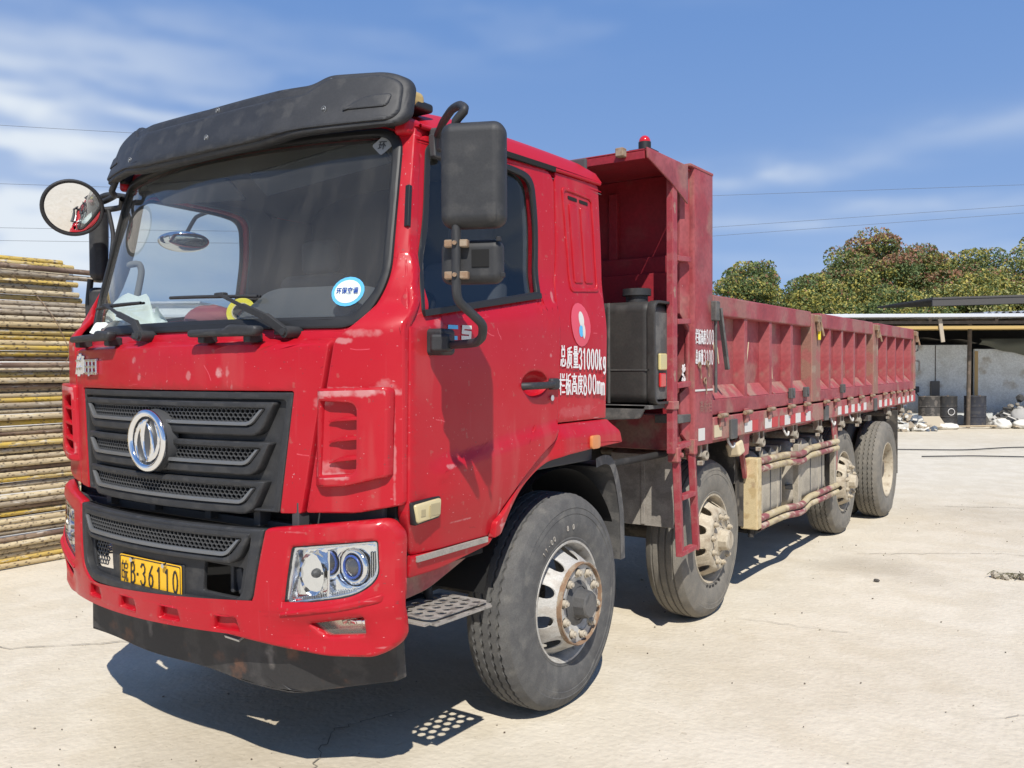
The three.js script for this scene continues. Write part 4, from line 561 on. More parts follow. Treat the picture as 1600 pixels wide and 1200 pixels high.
  for (const x of [-0.95, 0.95]) PT('visor_bracket', bx(0.05, 0.06, 0.14, x, 2.74, vz(x, 2.74) - 0.13, 0.01), M.black, vis);
}

// ---------- bumper ----------
{
  const half = [[1.12, 1.150, 0.05], [1.160, 1.10, 0.05], [1.164, 0.68, 0.04], [1.10, 0.622, 0.06], [0.90, 0.612, 0.05], [0.45, 0.660, 0.05]];
  const ins = [[0.655, 1.090, 0.01], [0.60, 0.79, 0.09], [0.50, 0.742, 0.05]];
  const P = [[0.675, 1.098, 0.01], ...half, ...half.slice().reverse().map(([x, y, r]) => [-x, y, r]), [-0.675, 1.098, 0.01], ...ins.map(([x, y, r]) => [-x - 0.003, y, r]), ...ins.slice().reverse().map(([x, y, r]) => [x + 0.003, y, r])];
  const hl = [[0.776, 1.030, 0.012], [0.744, 0.800, 0.012], [1.02, 0.853, 0.06], [1.108, 0.915, 0.05], [1.100, 1.068, 0.012]];
  const fog = [[0.842, 0.735, 0.006], [0.90, 0.690, 0.012], [1.055, 0.706, 0.012], [1.060, 0.778, 0.008]];
  const mir = (p) => p.map(([x, y, r]) => [-x, y, r]).reverse();
  const notch = (c) => [[c - 0.066, 0.676, 0.012], [c + 0.066, 0.676, 0.012], [c + 0.05, 0.728, 0.012], [c - 0.05, 0.728, 0.012]];
  const sh = holed(shp(P), shp(hl), shp(mir(hl)), shp(fog), shp(mir(fog)), ...[-0.47, -0.15, 0.15, 0.47].map((c) => shp(notch(c))));
  const bp = PT('bumper', panel(sh, fB(0, (x, y) => -0.02 * ss(1.115, 1.15, y) + 0.010 * Math.exp(-(((y - 0.78 - 0.10 * (Math.abs(x) - 0.8)) / 0.035) ** 2)) * ss(0.66, 0.76, Math.abs(x)) - 0.014 * Math.exp(-(((y - 0.69) / 0.06) ** 2)) * ss(0.72, 0.84, Math.abs(x)) * ss(1.12, 1.05, Math.abs(x))), { depth: 0.05, bevel: 0.012, max: 0.026, crease: 0.9 }), M.front);
  for (const c of [-0.47, -0.15, 0.15, 0.47]) PT('notch_back', panel(shp([[c - 0.08, 0.666], [c + 0.08, 0.666], [c + 0.08, 0.738], [c - 0.08, 0.738]]), fB(-0.024), { depth: 0.01, bevel: 0, max: 0.1 }), M.front, bp);
  for (const s of [1, -1]) PT('lamp_rib', panel(shp([[s * 0.735, 0.778, 0.012], [s * 0.735, 0.758, 0.01], [s * 0.98, 0.796, 0.05], [s * 1.12, 0.835, 0.01], [s * 1.125, 0.868, 0.012], [s * 1.0, 0.828, 0.05]]), fB(0.016), { depth: 0.03, bevel: 0.010, max: 0.03, crease: 0.9 }), M.front, bp);
  // black centre with mesh slot, plate recess and two openings
  const op = (s) => [[s * 0.335, 0.935, 0.008], [s * 0.325, 0.815, 0.008], [s * 0.515, 0.803, 0.008], [s * 0.535, 0.925, 0.008]];
  const slot = [0.552, 1.046, 0.976, 0.06];
  const sp = (w, t, b, k, g = 0) => [[-w - g, t + g * 0.4, 0.006], [-w + k - g * 0.7, b - g, 0.03], [w - k + g * 0.7, b - g, 0.03], [w + g, t + g * 0.4, 0.006]];
  const bs = holed(shp([[-0.652, 1.090, 0.01], [-0.598, 0.79, 0.09], [-0.50, 0.746, 0.05], [0.50, 0.746, 0.05], [0.598, 0.79, 0.09], [0.652, 1.090, 0.01]]), shp(op(1)), shp(op(-1)), shp(sp(...slot, 0.004)));
  const bc = PT('bumper_centre', panel(bs, fB(-0.034), { depth: 0.02, bevel: 0.004, max: 0.05 }), M.plastic);
  PT('centre_frame', panel(holed(shp([[-0.652, 1.090, 0.01], [-0.598, 0.79, 0.09], [-0.50, 0.746, 0.05], [0.50, 0.746, 0.05], [0.598, 0.79, 0.09], [0.652, 1.090, 0.01]]), shp([[-0.595, 1.062, 0.02], [-0.56, 0.83, 0.05], [-0.50, 0.788, 0.04], [0.50, 0.788, 0.04], [0.56, 0.83, 0.05], [0.595, 1.062, 0.02]])), fB(-0.002), { depth: 0.06, bevel: 0.009, max: 0.05, crease: 0.8 }), M.plastic, bc);
  PT('slot_surround', panel(holed(shp([[-0.60, 1.075, 0.01], [-0.53, 0.945, 0.05], [0.53, 0.945, 0.05], [0.60, 1.075, 0.01]]), shp(sp(...slot, 0.003))), fB(0.004), { depth: 0.05, bevel: 0.012, max: 0.06, crease: 0.8 }), M.plastic, bc);
  PT('mesh_backing', panel(shp(sp(...slot, 0.012)), fB(-0.055), { depth: 0.006, bevel: 0, max: 0.08 }), M.void, bc);
  { const [w, t, b, k] = slot, r = 0.0105, wd = 0.0032, out = [], map = fB(-0.006), dx = r * 2.3, dy = r * 1.55; let row = 0;
    const inside = (x, y) => y < t && y > b + 0.008 && Math.abs(x) < w - 0.006 - k * (t - y) / (t - b);
    for (let y = b; y <= t + r; y += dy, row++) for (let x = -w + (row % 2 ? dx / 2 : 0); x <= w; x += dx) for (const [ax, ay, b2, by] of [[-dx / 2, -dy * 0.33, -dx / 2, dy * 0.33], [-dx / 2, dy * 0.33, 0, dy * 0.67], [0, dy * 0.67, dx / 2, dy * 0.33]]) { const mx = x + (ax + b2) / 2, my = y + (ay + by) / 2; if (!inside(mx, my)) continue; const A = map(x + ax, y + ay, -0.004), B = map(x + b2, y + by, -0.004), q = new THREE.BoxGeometry(Math.hypot(b2 - ax, by - ay) + wd * 0.8, wd, 0.008); q.rotateZ(Math.atan2(by - ay, b2 - ax)); q.translate((A[0] + B[0]) / 2, (A[1] + B[1]) / 2, (A[2] + B[2]) / 2); out.push(q); }
    PT('honeycomb_mesh', out, M.honey, bc);
    const th = 0.016; PT('silver_trim', panel(shp([[-w, t], [-w + k, b, 0.03], [w - k, b, 0.03], [w, t], [w - th * 0.9, t - 0.001], [w - k - th * 0.5, b + th, 0.022], [-w + k + th * 0.5, b + th, 0.022], [-w + th * 0.9, t - 0.001]]), fB(0.010), { depth: 0.016, bevel: 0.002, max: 0.05 }), M.trim, bc); }
  // things seen inside the openings
  PT('opening_bracket', [box2(0.40, 0.42, 0.80, 0.94, -0.19, -0.14), box2(0.335, 0.53, 0.90, 0.925, -0.2, -0.17), bx(0.05, 0.11, 0.03, 0.44, 0.85, -0.17, 0.01, 0, 0, 0.3), new THREE.SphereGeometry(0.035, 12, 10).translate(0.45, 0.84, -0.19)], M.plasticGrey, bc); PT('opening_bar', box2(-0.50, -0.34, 0.87, 0.89, -0.2, -0.17), M.plasticGrey, bc);
  { const out = [], rad = 0.016; for (let i = 0; i < 4; i++) for (let j = 0; j < 6; j++) out.push(new THREE.TorusGeometry(0.011, 0.0032, 4, 6).translate(-0.515 + i * 0.022 + (j % 2) * 0.011, 0.826 + j * 0.019, bumpZ(-0.48) - 0.055)); PT('side_mesh', out, M.honey, bc); }
  // number plate
  const px0 = -0.224, px1 = 0.220, py0 = 0.766, py1 = 0.907, pz = (x) => bumpZ(x, 0.85) * 0.5 - 0.012;
  const pl = sub('licence_plate', truck), pm = (o) => (x, y, d) => [x, y - 0.006 * x, -0.034 + o + d - 0.02 * x * x];
  PT('plate_sheet', panel(shp([[px0, py0], [px1, py0], [px1, py1], [px0, py1]], 0.012), pm(0), { depth: 0.004, bevel: 0.001, max: 0.08 }), M.plate, pl);
  PT('border', panel(holed(shp([[px0 + 0.004, py0 + 0.004], [px1 - 0.004, py0 + 0.004], [px1 - 0.004, py1 - 0.004], [px0 + 0.004, py1 - 0.004]], 0.010), shp([[px0 + 0.008, py0 + 0.008], [px1 - 0.008, py0 + 0.008], [px1 - 0.008, py1 - 0.008], [px0 + 0.008, py1 - 0.008]], 0.008)), pm(0.0015), { depth: 0.002, bevel: 0, max: 0.1 }), M.ink, pl);
  const pc = (x, y, e) => [x, y - 0.006 * x, -0.0322 + e - 0.02 * x * x];
  for (const [ch, x, w, sw] of [['皖', 0.012, 0.058, 0.0055], ['B', 0.074, 0.056, 0.0095], ['.', 0.122, 0.03, 0.012], ...[...'36110'].map((c, i) => [c, 0.150 + i * 0.057, 0.057, 0.0095])]) PT('character', letters(ch, px0 + x, py0 + 0.026, w, 0.088, sw, pc, 0.16), M.ink, pl);
  for (const [x, y] of [[-0.115, py1 - 0.012], [0.115, py1 - 0.010], [-0.115, py0 + 0.006], [0.115, py0 + 0.004]]) PT('bolt', bar(V(x, y, -0.036), V(x, y, -0.018), 0.010, 10), M.chromeDull, pl);
  PT('plate_holder', box2(px0 - 0.006, px1 + 0.006, py0 - 0.012, py1 + 0.002, -0.075, -0.043), M.plastic, pl);
  // headlights
  for (const s of [1, -1]) {
    const h = sub('headlight', truck), F = (g) => (s > 0 ? g : flipX(g)), fb = fB(0);
    const grow = (p, k) => { const cx = 0.93, cy = 0.93; return p.map(([x, y, r]) => [x + Math.sign(x - cx) * k, y + Math.sign(y - cy) * k, r]); };
    PT('housing', F(panel(shp(grow(hl, 0.01)), fB(-0.155), { depth: 0.01, bevel: 0, max: 0.05 })), M.plasticGrey, h);
    PT('surround', F(panel(holed(shp(grow(hl, 0.004)), shp(grow(hl, -0.012))), fB(-0.016), { depth: 0.13, bevel: 0.003, max: 0.04 })), M.chromeDull, h);
    PT('gasket', F(panel(holed(shp(grow(hl, 0.006)), shp(grow(hl, -0.003))), fB(-0.008), { depth: 0.02, bevel: 0.002, max: 0.06 })), M.black, h);
    const bowl = (cx, cy, r, dz, dep, sxx = 1) => { let g = new THREE.LatheGeometry(Array.from({ length: 6 }, (_, i) => { const t = i / 5; return new THREE.Vector2(0.012 + (r - 0.012) * Math.sqrt(t), t * dep); }), 14); g = g.toNonIndexed(); g.computeVertexNormals(); g.rotateX(Math.PI / 2); g.scale(sxx, 1, 1); g.translate(cx, cy, dz); return g; };
    const z0 = bumpZ(0.85) , z1 = bumpZ(1.0);
    PT('main_reflector', F(merge([bowl(0.842, 0.925, 0.085, z0 - 0.125, 0.10, 0.8), bar(V(0.842, 0.925, z0 - 0.125), V(0.842, 0.925, z0 - 0.07), 0.011, 12)])), M.chrome, h);
    PT('bulb_shield', F(merge([new THREE.SphereGeometry(0.019, 16, 12).scale(1, 1, 1.4).translate(0.842, 0.925, z0 - 0.055), bx(0.10, 0.006, 0.02, 0.842, 0.925, z0 - 0.06, 0.002)])), M.plasticGrey, h);
    PT('reflector_frame', F(merge([panel(holed(shp(grow(hl, -0.010)), ellipse(0.842, 0.926, 0.066, 0.086), ellipse(0.985, 0.955, 0.072, 0.074)), fB(-0.055), { depth: 0.03, bevel: 0.006, max: 0.03 }), bx(0.012, 0.19, 0.06, 0.915, 0.93, bumpZ(0.915) - 0.05, 0.004, 0, 0, -0.03)])), M.chrome, h);
    PT('projector_ring', F(new THREE.TorusGeometry(0.042, 0.005, 10, 36).translate(0.985, 0.957, z1 - 0.045)), M.blue, h);
    PT('projector_shroud', F(new THREE.TorusGeometry(0.060, 0.013, 10, 36).translate(0.985, 0.957, z1 - 0.06)), M.chrome, h);
    const ball = new THREE.SphereGeometry(0.041, 24, 16, 0, 6.3, 0, 1.45).rotateX(Math.PI / 2).scale(1, 1, 0.8).translate(0.985, 0.957, z1 - 0.062);
    PT('projector_lens', F(ball), phys({ color: lin(0.05, 0.05, 0.055), roughness: 0.02, clearcoat: 1, clearcoatRoughness: 0.01 }), h);
    const rb = []; for (let i = 0; i < 26; i++) { const t = i / 25, x = mix(0.80, 1.03, t), y = mix(0.825, 0.872, t); rb.push(bx(0.004, 0.020, 0.010, x, y, bumpZ(x) - 0.036, 0.001)); } for (let i = 0; i < 12; i++) rb.push(bx(0.004, 0.10, 0.008, 1.058 + (i % 3) * 0.011, 0.97, bumpZ(1.06) - 0.05 - (i % 4) * 0.004, 0.001));
    PT('turn_signal_ribs', F(merge(rb)), M.chromeDull, h);
    PT('lens_cover', F(pane(shp(grow(hl, -0.002)), fB(-0.010), 0.04)), M.lens, h);
    const fg = sub('fog_lamp', truck);
    PT('reflector', F(panel(shp(grow(fog.map(([x, y, r]) => [x, y, r]), 0).map(([x, y, r]) => [x, y, r])), fB(-0.085), { depth: 0.006, bevel: 0, max: 0.02 })), M.chromeDull, fg);
    PT('reflector_facets', F(merge([0, 1, 2, 3, 4].map((i) => bx(0.026, 0.02, 0.03, 0.945 + i * 0.026, 0.745 + i * 0.004, bumpZ(0.95) - 0.07, 0.005, 0.5, 0.3 * (i - 2), 0)))), M.chrome, fg);
    PT('lens_cover', F(pane(shp(fog), fB(-0.038), 0.04)), M.lensHazy, fg);
  }
  // dented black steel under-run bar
  const bz = (x, y) => -0.165 - 0.03 * x * x - 0.62 * Math.max(0, Math.abs(x) - 0.70) - 0.14 * (0.62 - y) * ss(0.4, 0.75, x) - 0.012 * Math.sin(x * 9) * (0.62 - y) * 3;
  const ub = PT('underrun_bar', panel(shp([[-1.05, 0.64, 0.01], [-1.05, 0.46, 0.01], [-0.70, 0.452], [-0.3, 0.445], [0.2, 0.435], [0.66, 0.425], [0.74, 0.428], [1.055, 0.470, 0.01], [1.06, 0.665, 0.01], [0.6, 0.66], [0, 0.665]]), (x, y, d) => [x, y + 0.004 * Math.sin(x * 7), bz(x, y) + d], { depth: 0.05, bevel: 0.004, max: 0.04, crease: 0.35 }), M.steelBar);
  for (const x of [-0.6, 0, 0.6]) PT('bar_bracket', box2(x - 0.05, x + 0.05, 0.5, 0.62, bz(x, 0.55) - 0.42, bz(x, 0.55) - 0.061), M.frame, ub);
  PT('loose_clip', bx(0.09, 0.012, 0.03, 0.40, 0.612, bz(0.4, 0.62) + 0.012, 0.002, 0.4, 0, -0.06), M.alu, bp);
}

// ---------- cab sides ----------
{
  const doorPts = [[0.368, 1.16, 0.02], [0.432, 0.985, 0.02], [0.925, 0.985, 0.02], [0.985, 1.08, 0.05], [1.10, 1.185, 0.1], [1.27, 1.30, 0.1], [1.425, 1.375, 0.03], [1.462, 1.45, 0.03], [1.507, 2.05, 0.05], [1.556, 2.275, 0.1], [1.573, 2.66, 0.05], [1.52, 2.70, 0.04], [0.68, 2.70, 0.04], [0.612, 2.673, 0.04], [0.531, 2.434, 0.1], [0.483, 2.169, 0.1], [0.393, 1.957, 0.05], [0.383, 1.90, 0.02]];
  const winPts = [[0.478, 1.934, 0.03], [1.368, 2.066, 0.02], [1.406, 2.415, 0.1], [1.388, 2.635, 0.10], [1.238, 2.658, 0.1], [0.72, 2.664, 0.05], [0.66, 2.63, 0.05], [0.610, 2.314, 0.1]];
  const belt = (X) => mix(1.885, 2.03, clamp((X - 0.4) / 1.07)), crease = (X) => mix(1.315, 1.43, clamp((X - 0.5) / 0.95));
  const doorRel = (X, y, d) => {
    let r = 0.012 * ss(belt(X) + 0.02, belt(X) - 0.02, y);
    const c = crease(X); r += 0.018 * ss(c + 0.04, c - 0.02, y) * ss(0.42, 0.62, X) - 0.035 * ss(c - 0.02, 0.98, y) ** 1.5;
    return r * (d > -0.03 ? 1 : 0.6);
  };
  const archFn = [[0.965, 0.985], [1.02, 1.06], [1.12, 1.15], [1.28, 1.245], [1.45, 1.285], [1.60, 1.30], [1.80, 1.305], [2.10, 1.312]];
  const doors = [];
  for (const s of [1, -1]) {
    const F = (g) => (s > 0 ? g : flipX(g));
    const door = PT('door', F(panel(holed(shp(doorPts), shp(winPts), ellipse(1.262, 1.645, 0.112, 0.06)), fS(0, doorRel), { depth: 0.05, bevel: 0.005, max: 0.022, crease: 0.9 })), M.side);
    PT('handle_pocket', F(grid(28, 8, (u, v) => { const a = -u * 6.2832, k = v; return [sx(1.645) + 0.008 - 0.045 * Math.sqrt(Math.max(0, 1 - k * k)), 1.645 + 0.0615 * k * Math.sin(a), -1.262 - 0.1135 * k * Math.cos(a)]; })), M.side, door);
    PT('window_glass', F(pane(shp(winPts), fS(-0.022), 0.1)), M.sideGlass, door);
    const gw = (k) => winPts.map(([X, y, r]) => [X + (X < 1 ? -k : k), y + (y < 2.3 ? -k : k), (r || 0) + k]);
    PT('window_seal', F(panel(holed(shp(gw(0.012)), shp(gw(-0.016))), fS(0.006), { depth: 0.02, bevel: 0.005, max: 0.1 })), M.rubberSeal, door);
    PT('belt_strip', F(merge([sqbar(V(sx(1.93, 0.48) + 0.008, 1.938, -0.478), V(sx(2.06, 1.37) + 0.008, 2.064, -1.37), 0.014, 0.026)])), M.black, door);
    if (s > 0) {
      const hd = PT('door_handle', [tube([[sx(1.64) + 0.002, 1.636, -1.155], [sx(1.64) + 0.036, 1.637, -1.19], [sx(1.64) + 0.042, 1.638, -1.30], [sx(1.64) + 0.034, 1.642, -1.385]], 0.017, 24, 12), bx(0.05, 0.055, 0.075, sx(1.64) + 0.012, 1.642, -1.415, 0.014)], M.plastic, door); hd.userData.label = 'black pull handle';
      PT('lock_cylinder', bar(V(sx(1.57) - 0.0, 1.575, -1.40), V(sx(1.57) + 0.022, 1.575, -1.40), 0.014, 16), M.chromeDull, door);
      PT('door_lettering', [letters('C', 0.60, 1.843, 0.09, 0.048, 0.016, (X, y, e) => fS(0.015 + e)(X, y, 0), 0.05)], M.decalBlue, door); PT('door_lettering', [letters('S', 0.69, 1.845, 0.09, 0.048, 0.016, (X, y, e) => fS(0.015 + e)(X, y, 0), 0.05)], M.tapeWhite, door);
      const ml = sub('side_marker_lamp', truck); PT('lamp_body', panel(shp([[0.372, 1.205, 0.012], [0.395, 1.112, 0.012], [0.548, 1.125, 0.015], [0.553, 1.215, 0.015]]), fS(0.022), { depth: 0.035, bevel: 0.006, max: 0.04 }), M.black, ml); PT('lamp_lens', panel(shp([[0.382, 1.196, 0.012], [0.402, 1.121, 0.012], [0.54, 1.133, 0.015], [0.545, 1.206, 0.015]]), fS(0.032), { depth: 0.03, bevel: 0.008, max: 0.04, crease: 0.9 }), phys({ color: lin(0.55, 0.46, 0.25), roughness: 0.3, clearcoat: 0.6 }), ml);
      for (const q of [bx(0.008, 0.045, 0.004, sx(1.16) + 0.033, 1.162, -0.47, 0.001), bx(0.006, 0.05, 0.06, sx(1.16) + 0.0305, 1.165, -0.505, 0.003), bx(0.006, 0.03, 0.03, sx(1.16) + 0.031, 1.16, -0.43, 0.003)]) PT('lens_pattern', q, std(0.36, 0.30, 0.17, 0.35), ml);
    }
    // rear quarter panel and wheel-arch skirt
    const q = PT('quarter_panel', F(panel(shp([[1.470, 1.45], [1.978, 1.45, 0.01], [2.012, 2.32, 0.1], [2.005, 2.70, 0.03], [1.588, 2.70, 0.01], [1.566, 2.275, 0.1], [1.516, 2.05, 0.05]]), fS(-0.002), { depth: 0.04, bevel: 0.005, max: 0.035 })), M.side);
    { const R = (k) => [[1.642 + k, 2.633 - k, 0.03], [1.675 + k, 2.107 + k, 0.03], [1.953 - k, 2.126 + k, 0.03], [1.93 - k, 2.618 - k, 0.03]]; PT('pressed_frame', F(panel(holed(shp(R(-0.004)), shp(R(0.014))), fS(0.005), { depth: 0.012, bevel: 0.005, max: 0.06, crease: 0.9 })), M.side, q); for (const [u0, u1] of [[0.17, 0.46], [0.54, 0.83]]) { const L = (u, v) => { const a = [mix(1.675, 1.953, u), mix(2.107, 2.126, u)], b = [mix(1.642, 1.93, u), mix(2.633, 2.618, u)]; return [mix(a[0], b[0], v), mix(a[1], b[1], v), 0.015]; }; PT('pressed_rib', F(panel(shp([L(u0, 0.08), L(u1, 0.08), L(u1, 0.86), L(u0, 0.86)]), fS(0.004), { depth: 0.01, bevel: 0.004, max: 0.06, crease: 0.9 })), M.side, q); PT('vent_slit', F(panel(shp([L(u0, 0.90), L(u1, 0.90), L(u1, 0.935), L(u0, 0.935)].map(([x, y]) => [x, y, 0.006])), fS(0.0005), { depth: 0.01, bevel: 0, max: 0.06 })), M.void, q); } }
    const arch = shp([[0.938, 1.045, 0.02], [0.936, 0.975, 0.01], [0.985, 0.985, 0.01], [1.04, 1.075, 0.06], [1.13, 1.155, 0.08], [1.29, 1.245, 0.1], [1.47, 1.288, 0.1], [1.80, 1.303], [2.10, 1.312, 0.01], [2.075, 1.375, 0.02], [1.985, 1.443, 0.01], [1.468, 1.443, 0.02], [1.433, 1.366, 0.03], [1.28, 1.292, 0.1], [1.11, 1.178, 0.1], [0.995, 1.075, 0.05]]);
    const ar = PT('wheel_arch', F(panel(arch, fS(0.006, (X, y) => 0.03 * ss(1.44, 1.37, y) * ss(1.38, 1.5, X) + 0.02 * ss(1.2, 0.96, X)), { depth: 0.07, bevel: 0.008, max: 0.03 })), M.side);
    if (s > 0) PT('side_reflector', panel(shp([[1.735, 1.302, 0.02], [1.825, 1.302, 0.02], [1.825, 1.372, 0.02], [1.735, 1.372, 0.02]]), fS(0.052), { depth: 0.02, bevel: 0.006, max: 0.05 }), M.amber, ar);
    // sill below the door
    const sl = PT('sill', F(merge([panel(shp([[0.41, 0.985], [0.405, 0.90, 0.02], [0.60, 0.90, 0.05], [0.94, 0.945, 0.03], [0.965, 0.975]]), fS(0.0), { depth: 0.08, bevel: 0.008, max: 0.05 })])), M.side);
    PT('sill_strip', F(merge([sqbar(V(sx(0.97) + 0.004, 0.972, -0.44), V(sx(0.97) + 0.004, 0.974, -0.91), 0.012, 0.024)])), M.mudplate, sl);
    PT('lower_valance', F(merge([panel(shp([[0.38, 0.905], [0.38, 0.78, 0.02], [0.62, 0.80, 0.05], [0.88, 0.90, 0.04], [0.90, 0.93]]), fS(-0.06), { depth: 0.02, bevel: 0.004, max: 0.05 })])), M.boxDusty, sl);
    PT('quarter_lining', F(panel(shp([[1.45, 1.30], [1.96, 1.30], [1.97, 2.68], [1.57, 2.68], [1.50, 2.05]]), fS(-0.06), { depth: 0.02, bevel: 0, max: 0.2 })), M.interior);
    // inner jambs close the panel gaps
    PT('door_jamb', F(merge([sqbar(V(1.09, 0.95, -0.40), V(1.09, 1.92, -0.43), 0.05, 0.09), sqbar(V(1.09, 1.90, -0.43), V(1.02, 2.17, -0.50), 0.05, 0.07), sqbar(V(1.02, 2.17, -0.50), V(0.975, 2.70, -0.64), 0.05, 0.07), sqbar(V(1.10, 1.3, -1.47), V(1.095, 2.05, -1.50), 0.04, 0.12), sqbar(V(1.095, 2.05, -1.50), V(1.04, 2.70, -1.58), 0.04, 0.10), box2(1.02, 1.10, 0.90, 0.98, -0.40, -0.95), box2(1.03, 1.11, 1.40, 1.47, -1.40, -1.98)])), M.void);
    PT('door_lining', F(panel(holed(shp(doorPts), shp(winPts.map(([X, y, r]) => [X + (X < 1 ? -0.01 : 0.01), y + (y < 2.3 ? -0.01 : 0.01), r]))), fS(-0.056), { depth: 0.03, bevel: 0.004, max: 0.12 })), M.interior, door);
    if (s > 0) {
      const dc = (X, y, e) => fS(0.0035 + e)(X, y, 0);
      PT('weight_lettering', [letters('总质量', 1.500, 1.722, 0.175, 0.105, 0.0088, dc, 0.10, -0.004), letters('31000kg', 1.678, 1.716, 0.280, 0.098, 0.0115, dc, 0.04, -0.006)], M.whitePaint, q);
      PT('height_lettering', [letters('栏板高度', 1.490, 1.590, 0.228, 0.100, 0.0085, dc, 0.08, -0.004), letters('800mm', 1.720, 1.582, 0.225, 0.096, 0.0105, dc, 0.06, -0.004, 0.014)], M.whitePaint, q);
      PT('round_sticker', pane(ellipse(1.718, 1.938, 0.096, 0.112), (X, y) => fS(0.0012)(X, y, 0), 0.05), phys({ color: lin(0.62, 0.07, 0.10), roughness: 0.35 }), q);
      const pt = [[1.725, 1.965, 0.026, 0.042, M.tapeWhite], [1.712, 1.905, 0.022, 0.030, M.decalBlue], [1.738, 1.905, 0.014, 0.038, M.tapeWhite]]; pt.forEach(([X, y, a, b, m], i) => PT('sticker_emblem', pane(ellipse(X, y, a, b), (x2, y2) => fS(0.002 + i * 0.0008)(x2, y2, 0), 0.05), m, q));
    }
    // hinge on the pillar
    if (s > 0) PT('door_hinge', [sqbar(V(sx(2.30, 0.5) + 0.0, 2.29, -0.502), V(sx(2.46, 0.53) + 0.0, 2.46, -0.53), 0.022, 0.018)], M.black, door);
    if (s > 0) doors.push(door);
  }
  // roof
  const rf = (u, v, o = 0) => { const x = mix(1.035, 1.115, v) * Math.sign(u) * Math.pow(Math.abs(u), 0.85), zf = -0.385 - 0.2 * x * x, z = mix(zf, -2.03, v), e = 1 - Math.pow(Math.abs(u), 3.2); const y = 2.715 + 0.20 * Math.pow(Math.max(0, e), 0.55) * Math.pow(ss(-0.02, 0.28, v), 0.7) * (1 - 0.14 * ss(0.93, 1.0, v)) + 0.012 * Math.sin(v * 3.14); return [x * (1 - o * 0.05), y - o, z]; };
  const roof = PT('cab_roof', [grid(48, 40, (u, v) => rf(u * 2 - 1, v)), grid(24, 16, (u, v) => rf(1 - u * 2, v, 0.05))], M.red);
  PT('roof_headlining', [grid(12, 10, (u, v) => { const p = rf(u * 2 - 1, v, 0.062); return p; })], M.interiorLight, roof);
  for (const s of [1, -1]) PT('roof_gutter', tube([[s * 1.032, 2.722, -0.62], [s * 1.055, 2.714, -0.95], [s * 1.092, 2.71, -1.6], [s * 1.112, 2.706, -2.01]], 0.010, 30, 6), M.red, roof);
  for (const s of [1, -1]) PT('gutter_rubber', sqbar(V(s * 1.062, 2.714, -1.02), V(s * 1.094, 2.709, -1.58), 0.016, 0.026), M.void, roof);
  PT('roof_end', panel(shp([[-1.06, 2.70], [1.06, 2.70], [1.05, 2.78, 0.05], [0.8, 2.86, 0.1], [-0.8, 2.86, 0.1], [-1.05, 2.78, 0.05]]), (x, y, d) => [x, y, -2.028 + d], { depth: 0.02, bevel: 0.003 }), M.red, roof);
  const bc = sub('roof_marker_lamp', truck); PT('lamp_base', bx(0.12, 0.04, 0.12, 0.90, 2.845, -0.74, 0.015), M.black, bc); PT('lamp_dome', bx(0.09, 0.075, 0.10, 0.915, 2.865, -0.70, 0.03), M.amberDirty, bc);
  const bc2 = bc.clone(); bc2.position.x = -1.855; truck.add(bc2);
  for (const s of [1, -1]) PT('roof_corner', bx(0.07, 0.07, 0.20, s * 0.985, 2.712, -0.64, 0.02, 0, s * 0.05), M.red, roof);
  // rear wall, floor, firewall, void under the cab
  PT('cab_rear_wall', [box2(-1.10, 1.10, 1.30, 2.72, -2.0, -1.96, 0.01)], M.red);
  PT('cab_lining', [box2(-1.07, 1.07, 1.30, 2.84, -1.955, -1.93, 0.01)], M.interior);
  PT('cab_floor', [box2(-1.09, 1.09, 1.22, 1.29, -1.96, -0.42, 0.01), box2(-1.07, 1.07, 1.0, 1.9, -0.40, -0.34, 0.01)], M.interior);
  PT('engine_bay', [box2(-0.75, 0.75, 0.66, 1.20, -1.9, -0.45, 0.02), box2(-0.62, 0.62, 0.66, 1.22, -0.46, -0.27, 0.02)], M.void);
  PT('hood_struts', [-0.55, -0.2, 0.2, 0.52, 0.75].map((x) => box2(x - 0.02, x + 0.02, 1.08, 1.2, -0.24, -0.18)).concat([box2(-1.0, 1.0, 1.06, 1.10, -0.27, -0.22), bx(0.2, 0.06, 0.05, -0.62, 1.12, -0.25, 0.01, 0, 0, -0.2)]), M.plasticGrey);
}

